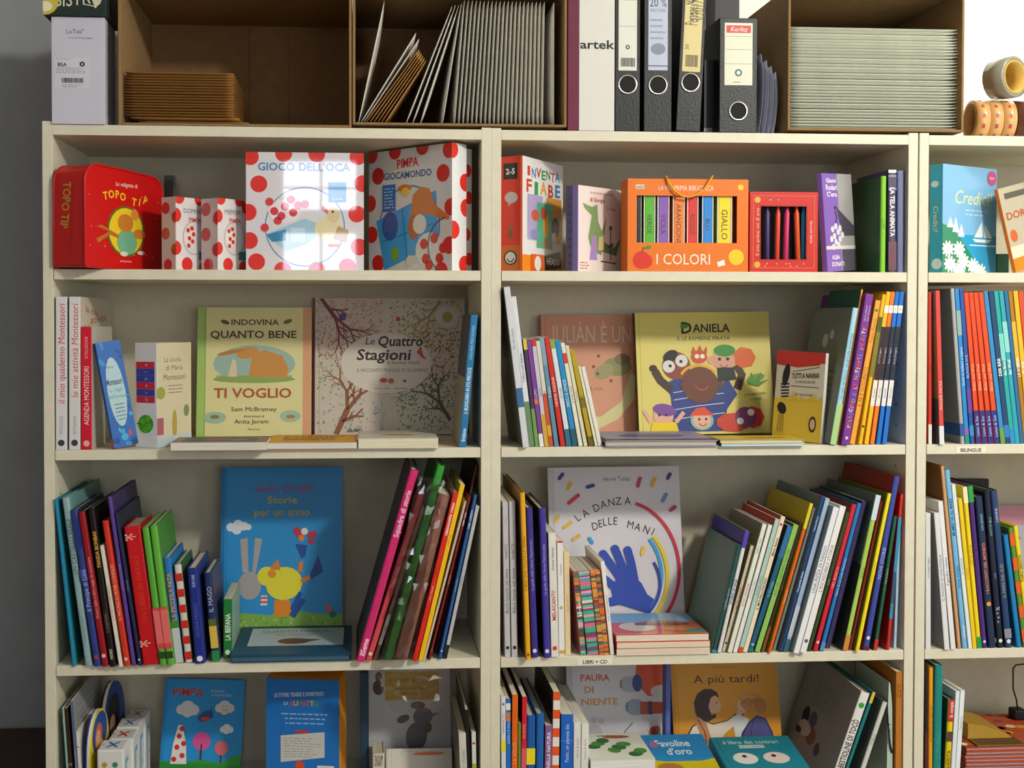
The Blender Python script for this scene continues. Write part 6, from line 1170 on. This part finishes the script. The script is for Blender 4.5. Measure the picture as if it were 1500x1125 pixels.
def camm(a): a.text('Cammina Cammina', .55, .93, .035, '#6a6a6a', fit=a.W*.6); a.text('Babar', .25, .86, .03, '#3a3a3a'); a.ell(.65, .84, .25, .06, '#d8704a', 9)
face('D', 565, 662, 1103, .155, .172, .03, '#d6d2c8', 'low cream book standing before the grey-white picture book', G, front=camm)
spines('D', G, '', [
 (545.5, 563.5, 545.5, 563.5, 1104, '#d2cdc0', 'short rounded cream spine left of the low cream book', dict(y=.155, w=.08, print=dict(t='FAVOLE', c='#4a3a34', bold=True, lo=.6, hi=.92))),
], yf=.1)
spines('D', 'books at right end of the fourth shelf of the left bookcase', '', [
 (672.5, 684, 669.5, 682, 1074, '#cfccc2', 'grey-white spine with tiny print, right end of fourth shelf', dict(w=.23, cov='#6a6a62', backc='#6a6a62', hard=False, print=dict(t='Storie del riccio', c='#8a8a80', lo=.2, hi=.85, bands=((0, .55, '#d8cdb8'),)))),
 (685, 690, 683.5, 687.5, 1040, '#1c1a18', 'black spine between two pale ones, fourth shelf', dict(w=.24, hard=False, cov='#1c1a18')),
 (691.5, 698, 690, 697.5, 1073, '#dcdcd6', 'white spine with red dot and green leaf, beside panel', dict(w=.2, hard=False, print=dict(bands=((0, .6, '#9ab82a'), (.3, .5, '#3a8a3a')), dot=(.86, '#d0241c')))),
], yf=.008)
# ================================================================== row D, middle bookcase
G = 'books at left on the fourth shelf of the middle bookcase'
spines('D', G, '', [
 (734, 741, 733, 740, 1020, '#dcdadf', 'white spine with purple top dot and yellow spot', dict(hard=False, w=.2, cov='#5a565a', print=dict(t='GRANDI PICCOLI', c='#6a6a70', lo=.65, hi=.88, hs=.4, dot=(.93, '#8a6aa0'), bands=((.52, .62, '#e8d83a'),)))),
 (741.5, 748.5, 741.5, 748, 1024, '#1f6fc4', 'blue spine with white label near its top', dict(hard=False, w=.24, cov='#2a2a2a', print=dict(t='Isabella e il vento', c='#a8d0f4', lo=.6, hi=.8, bands=((.9, .96, '#e4e4e0'), (.8, .88, '#c87a4a'))))),
 (749.5, 758, 750, 759, 1018, '#e0661c', 'first orange spine, fourth shelf of middle bookcase', dict(w=.25, cov='#5a2420', hard=False, print=dict(t='LA VOLPE', c='#f0b070', lo=.4, hi=.6))),
 (759, 762.8, 759.6, 763, 1060, '#6a8a2a', 'short olive green spine between orange and red', dict(hard=False, w=.15)),
 (763.5, 770.5, 763.8, 771.5, 1021, '#cf1c2a', 'red spine with pink foot, right of the orange', dict(w=.25, cov='#5a1c20', hard=False, print=dict(t='MOSTRI', c='#f0a0a8', lo=.6, hi=.8, bands=((0, .6, '#c8283c'), (.0, .55, '#d85a70'))))),
 (771.5, 784, 773, 785, 1049, '#1f5aa4', 'first blue book carrying a yellow sticker on its spine', dict(w=.24, pages='#d8cfb8', print=dict(bands=((.49, .66, '#ecd81c'),)))),
 (785, 796.5, 786, 797, 1046, '#2262ac', 'second blue book right of the yellow-stickered one', dict(w=.24, pages='#d8cfb8')),
 (797.5, 808, 798, 809, 1063, '#8a5a8f', 'violet spine with white frame and white capitals', dict(w=.24, cov='#4a2a24', hard=False, print=dict(t='AMICI NELLA NATURA', c='#e8dce8', bold=True, lo=.3, hi=.95, hs=.5))),
 (809, 819, 811, 822, 1014, '#e4e0da', 'tall spine in orange and white blocks', dict(w=.25, cov='#3a2824', hard=False, print=dict(bands=tuple((.0+i*.155, .075+i*.155, '#e0561f') for i in range(7))))),
 (821, 839, 822.5, 839.5, 1047, '#1f62c0', 'wide blue spine with white lettering, before two white ones', dict(w=.25, hard=False, print=dict(t='Paolo, un pianeta blu', c='#c8dcf4', lo=.5, hi=.9, hs=.3, bands=((.72, .73, '#4a8ad8'), (.3, .31, '#4a8ad8'))))),
 (840, 850.5, 840.5, 851, 1058, '#dedcd8', 'first of two white spines beside the wide blue one', dict(w=.25, hard=False, print=dict(t='Storie di pace', c='#8a8a88', lo=.5, hi=.9, hs=.35))),
 (851.3, 862, 852, 862.5, 1060, '#e2e0dc', 'second of two white spines beside the wide blue one', dict(w=.25, hard=False, print=dict(t='Storie di terra', c='#8a8a88', lo=.5, hi=.9, hs=.35))),
], yf=.0)
G = 'books on the fourth shelf of the middle bookcase'
def niente(a):
    a.rect(0, .06, 0, 1, '#b8b4b8'); a.text('PAURA', .28, .80, .06, '#c8502c', bold=True, fit=a.W*.29, jit=.02); a.text('DI', .22, .69, .06, '#c8802c', bold=True, fit=a.W*.1); a.text('NIENTE', .32, .58, .06, '#c8902c', bold=True, fit=a.W*.37, jit=.02)
    a.poly([(.7, .95), (1, .95), (1, .6), (.8, .62), (.68, .75)], '#d8502c'); a.ell(.62, .73, .1, .075, '#a8a8b4'); a.ell(.7, .74, .05, .08, '#3a4a8a'); a.ell(.93, .66, .1, .06, '#c9c0bc'); a.ell(.67, .52, .1, .075, '#8a9aa8'); a.poly([(.72, .57), (1, .56), (1, .46), (.72, .45)], '#b84a2c'); a.rect(.8, .84, .45, .57, '#3a3a5a')
    for i in range(4): a.stroke([(.53, .70+.02*i), (.55, .705+.02*i)], .008, '#333'); a.stroke([(.58, .49+.02*i), (.6, .495+.02*i)], .008, '#333')
    a.circ(.26, .3, .075, '#b4b0b2'); a.circ(.26, .41, .03, '#b4b0b2'); a.circ(.33, .4, .03, '#b4b0b2'); a.stroke([(.38, .2), (.5, .15), (.56, .3), (.64, .38)], .01, '#5a585c'); a.ell(.85, .3, .06, .04, '#b0703a', rot=30); a.circ(.84, .31, .03, '#c83040')
face('D', 831, 979, 962, .225, .270, .013, '#c9c5c9', 'grey cover with orange capitals and clawed striped legs', G, front=niente, spine='#8a868a')
def tardi(a):
    a.rect(0, .03, 0, 1, '#c8861c'); a.text('A più tardi!', .52, .78, .075, '#3a2418', fit=a.W*.62); a.text('Jeanne Ashbé', .5, .89, .02, '#b8701c', fit=a.W*.22)
    a.poly([(.06, .0), (.09, .20), (.17, .34), (.27, .40), (.37, .36), (.50, .39), (.60, .46), (.66, .45), (.63, .36), (.50, .29), (.44, .22), (.42, .0)], '#4a3a2c')
    a.poly([(.075, .0), (.105, .195), (.18, .33), (.27, .39), (.37, .35), (.50, .38), (.60, .445), (.64, .44), (.615, .37), (.49, .28), (.43, .21), (.405, .0)], '#e6dcc8')
    a.poly([(.34, .60), (.385, .62), (.425, .60), (.44, .56), (.462, .53), (.44, .515), (.445, .485), (.42, .465), (.38, .455), (.33, .47), (.31, .53)], '#dcab88')
    a.poly([(.21, .46), (.20, .56), (.235, .64), (.30, .685), (.37, .685), (.425, .65), (.435, .60), (.40, .625), (.36, .60), (.335, .52), (.36, .44), (.40, .455), (.40, .42), (.33, .38), (.27, .385), (.23, .41)], '#3f2624')
    a.poly([(.19, .43), (.25, .42), (.31, .36), (.35, .20), (.36, .0), (.27, .0), (.27, .2), (.22, .33)], '#c98a5a'); a.stroke([(.23, .40), (.29, .28), (.31, .02)], .012, '#8a4a2c'); a.stroke([(.405, .555), (.42, .556)], .01, '#3a2420')
    a.ell(.655, .52, .05, .065, '#e2b692'); a.ell(.74, .55, .105, .095, '#c98a4a'); a.ell(.82, .52, .06, .075, '#c0803c'); a.ell(.69, .60, .07, .045, '#d09450')
    for i in range(7): a.arc(.66+.025*i, .53+.01*(i % 3), .03, 20, 200, .006, '#9a6230', .035, 8); a.l -= 1
    a.l += 1; a.ell(.62, .46, .035, .025, '#dcab88'); a.poly([(.55, .42), (.62, .44), (.70, .40), (.70, .20), (.62, .08), (.57, .2)], '#dfe0dc')
    a.poly([(.62, .0), (.60, .14), (.63, .27), (.70, .37), (.78, .43), (.86, .40), (.92, .27), (.93, .10), (.90, .0)], '#3a3568'); a.poly([(.64, .0), (.62, .14), (.65, .26), (.71, .355), (.78, .41), (.85, .385), (.90, .265), (.91, .10), (.88, .0)], '#55528f')
    a.stroke([(.74, .38), (.70, .2), (.72, .04)], .008, '#3a3568')
face('D', 985, 1142, 962, .222, .272, .013, '#dc961c', 'orange cover showing two people embracing, facing out', G, front=tardi, spine='#5a64a8')
cartonbox('blue_violet_book', 979.5, 986.5, 970, .19, .03, ZD, '#5a68b0', 'thin blue-violet upright book between the two facing covers', 'book')
def flatty(x0, x1, Y0, d, t, c, label, fn, yaw=0, z=0, tilt=0, **k):
    xa, xb = pxx(x0, Y0, 1110), pxx(x1, Y0, 1110); w = xb-xa
    r = thing('book', label, 'book', T((xa, Y0, ZD+z+.0008)) @ R(yaw, 'Z') @ R(-math.pi/2+tilt, 'X') @ T((0, -t*0, 0)), G)
    r.matrix_world = T((xa, Y0, ZD+z+.001)) @ R(yaw, 'Z') @ R(tilt, 'X') @ T((0, 0, t)) @ R(-math.pi/2, 'X')
    book_parts(r, w, d, t, c, front=fn, **k)
def bruco(a): a.rect(0, 1, 0, 1, '#dcdccc'); [a.ell(.15+.1*i, .5-.05*i+.16*(i % 3), .12, .09, ('#2f6a34', '#4a8a3a')[i % 2], 12, 35*i) for i in range(8)]; a.ell(.6, .85, .22, .06, '#a8563c'); a.lines(.3, .7, .85, .95, 1, '#8a5a4a')
flatty(865.5, 960, -.006, .15, .1, '#e4e4dc', 'thick white box-like book with green leafy shapes on its cover', bruco, pages='#e9e9e4', hard=False)
def oro(a): a.rect(0, 1, .0, .34, '#c8b41c'); a.poly([(0, .4), (.5, .25), (1, .4), (1, 0), (0, 0)], '#c8b41c'); a.text('Favoline', .45, .78, .16, '#d8e8f2', bold=True, fit=a.W*.55); a.text('d\'oro', .5, .58, .16, '#d8e8f2', bold=True, fit=a.W*.4); a.ell(.15, .75, .07, .08, '#a86a9a'); a.ell(.25, .18, .2, .12, '#a8703a')
flatty(962, 1058, .03, .16, .055, '#2a86c0', 'blue flat book with pale bubble lettering and yellow foot', oro, tilt=.18, pages='#e9e4d8')
def contrari(a): a.text('il libro dei contrari', .48, .86, .1, '#d0dcd8', fit=a.W*.7); a.rect(.3, .62, .70, .78, '#c8d4d4'); a.text('RACCONTI', .46, .74, .05, '#2a5a6a'); a.ell(.3, .45, .15, .14, '#d8d4cc'); a.ell(.68, .45, .16, .14, '#d8c8c0'); a.circ(.3, .5, .03, '#222'); a.circ(.66, .5, .03, '#222')
flatty(1070, 1192, .0, .16, .060, '#1f7f92', 'teal flat book overlapping right of the blue one', contrari, tilt=.16, pages='#e0dcd0')
# right end of the shelf: leaning big books
G = 'books at right on the fourth shelf of the middle bookcase'
def tocc(a): a.rect(0, 1, 0, 1, '#8f8a86'); a.lines(.25, .75, .6, .85, 9, '#4a4644', .22, 'c'); a.ell(.25, .48, .07, .09, '#2a201e'); a.ell(.4, .5, .07, .07, '#5a4a6a'); a.ell(.45, .36, .09, .08, '#7a4a34'); a.ell(.3, .38, .12, .07, '#c0bab2'); a.ell(.62, .3, .05, .06, '#4a3a5a'); a.ell(.2, .33, .06, .03, '#2a201e')
spines('D', G, '', [
 (1228.5, 1243, 1259.5, 1277, 1017, '#e0deda', 'white spine with black capitals, grey cover with animals', dict(w=.26, cov='#8f8a86', backc='#8f8a86', back=tocc, print=dict(t='LE BESTIOLINE DI TOCÒ', c='#2a2a2c', lo=.25, hi=.75, bold=True, hs=.6, dot=(.88, '#3a9a3a')))),
 (1244.5, 1249, 1278, 1283, 1015, '#1f7a7a', 'thin teal spine right of the white capital-lettered one', dict(w=.26, print=dict(bands=((.9, 1, '#d8b83a'),)))),
 (1266, 1273.5, 1294, 1300.5, 1030, '#cfd0c8', 'white narrow spine with grey-black patterned cover', dict(w=.26, cov='#6a6a60', backc='#6c6c64', back=lambda a: (a.ell(.5, .6, .2, .2, '#2a2a28'), a.ell(.7, .3, .14, .1, '#3a3a36'))[0:0], print=dict(t='il libro', c='#7a7a74', lo=.4, hi=.85))),
], yf=.0)
vs = []; fs = []
bag = thing('paper_bag', 'pale grey-green bag with black cord at the right end, fourth shelf', 'bag', T((pxx(1303, .0, 1100), .012, ZD+.0004)))
prism('bag_body', [(0, 0), (.0095, 0), (.012, .06), (.0105, .19), (.006, .235), (.003, .24), (.001, .17)], .0, .16, mat('#b9cdbf', .5, 'paper'), bag)
A = Art((.0, -.0003, 0), (1, 0, 0), (0, 0, 1), .011, .30); A.text('A. VENTURI', .5, .45, .018, '#4a544e', rot=-90); A.build('bag_print', bag)
tube('cord', [(-.001, -.002, .19), (.0, -.004, .16), (.003, -.004, .125), (.007, -.003, .105), (.010, -.002, .095)], .0016, mat('#1a1c1c', .5), bag)
ws = thing('book', 'orange-brown upright book with white top beside right panel', 'book', T((pxx(1322, .004, 1020), .004, ZD+.0004)) @ R(math.pi/2, 'Z'), G)
hh = pzz(984, .004, 1320)-ZD
book_parts(ws, .2, hh, .0135, '#b8742a', pages='#f0e8c8', hard=False, spine_art=sp_print('LUCE', '#6a3f14', 'd', lo=.75, hi=.95))
# ================================================================== row D, right bookcase
G = 'books on the fourth shelf of the right bookcase'
spines('D', G, '', [
 (1354.5, 1359.5, 1354.5, 1360, 972, '#33221c', 'very dark brown spine beside the panel, fourth shelf right', dict(w=.22, print=dict(bands=((.1, .5, '#5a2a24'),)))),
 (1360, 1366.5, 1361.5, 1368.5, 978.5, '#e89a1c', 'orange-yellow spine with brown lettering', dict(w=.2, print=dict(t='ADDESTRARE DRAGHI', c='#a85a14', lo=.3, hi=.85, hs=.6))),
 (1367.5, 1379, 1369.8, 1382.5, 975, '#1f8480', 'teal spine with cream page top, third in row', dict(w=.2, pages='#e8e0c8', print=dict(t='LE PIÙ BELLE', c='#3aa088', lo=.3, hi=.5))),
 (1384.5, 1393, 1387.5, 1397.5, 1025.5, '#e0c41c', 'shorter yellow spine with red top and photo', dict(w=.19, cov='#14504a', backc='#14504a', print=dict(t='la scopa', c='#f0d0c8', lo=.82, hi=.98, bold=True, bands=((.78, 1, '#b83028'), (.58, .68, '#5a4434')), extra=(('DI MARGHERITA', .1, .5, '#6a5a14'),)))),
 (1394.5, 1400.5, 1400, 1407, 1013, '#dce4ea', 'first white spine, tilted slightly right', dict(hard=False, w=.25, cov='#c8d4dc')),
 (1401.3, 1408, 1408, 1415.5, 1012, '#e4eaee', 'second white spine, outermost beside the flat pile', dict(hard=False, w=.25, cov='#dfe4e6', print=dict(t='l\'inverno', c='#8a94a0', lo=.5, hi=.9))),
], yf=.0)
# flat pile of colourful hardbacks
tz = pzz(1094, .05, 1450)-ZD; n = 11; st = tz/n; rn = random.Random(6)
def spk(a):
    rn = random.Random(3)
    for _ in range(50): a.ell(rn.random(), rn.random(), .05, .05, rn.choice(('#c8402a', '#e0a82a', '#d8702a', '#8a3a24', '#e8d8a0')), 7); a.l -= 1
for i in range(n):
    flat(ZD+i*st, 1416+rn.uniform(0, 3), 1590, .045+rn.uniform(0, .006), .2, st*.93, '#b8502c',
         'colourful-covered grey-edged hardback, topmost of the flat pile' if i == n-1 else 'colourful-covered grey-edged hardback lying in the flat pile below the top one', 'flat pile of hardbacks at right of fourth shelf', front=spk if i == n-1 else None, pages='#b4b4c4', spine='#7a2f20')
zt_ = ZD+n*st
kc = thing('straw_packet', 'packet of brown and yellow patterned card folded on the flat pile', 'packet', T((pxx(1418, .09, 1060), .09, zt_+.001)), None)
prism('card_fold', [(0, 0), (.10, 0), (.085, .012), (.03, .03), (0, .034)], .0, .12, mat('#b08a34', .7, 'fibre'), kc)
prism('lower_fold', [(.0, 0), (.105, 0), (.105, .003), (.0, .003)], -.04, -.0005, mat('#7a5a24', .7, 'fibre'), kc)
for i in range(4): box('print_stripe', .005, .10, -.037+i*.009, -.034+i*.009, .0031, .0038, mat('#3a2a18', .7), kc)
ad = thing('cable_adapter', 'small black power adapter with upright thin cable, far right', 'adapter', T((pxx(1487, .2, 1050), .2, zt_+.001)), None)
box('adapter_body', 0, .028, 0, .03, 0, .022, mat('#141416', .5), ad, .003)
tube('cable', [(.014, .015, .021), (.014, .02, .04), (.012, .03, .06), (.014, .035, .105), (.02, .035, .113), (.04, .035, .115)], .0018, mat('#17181a', .5), ad)
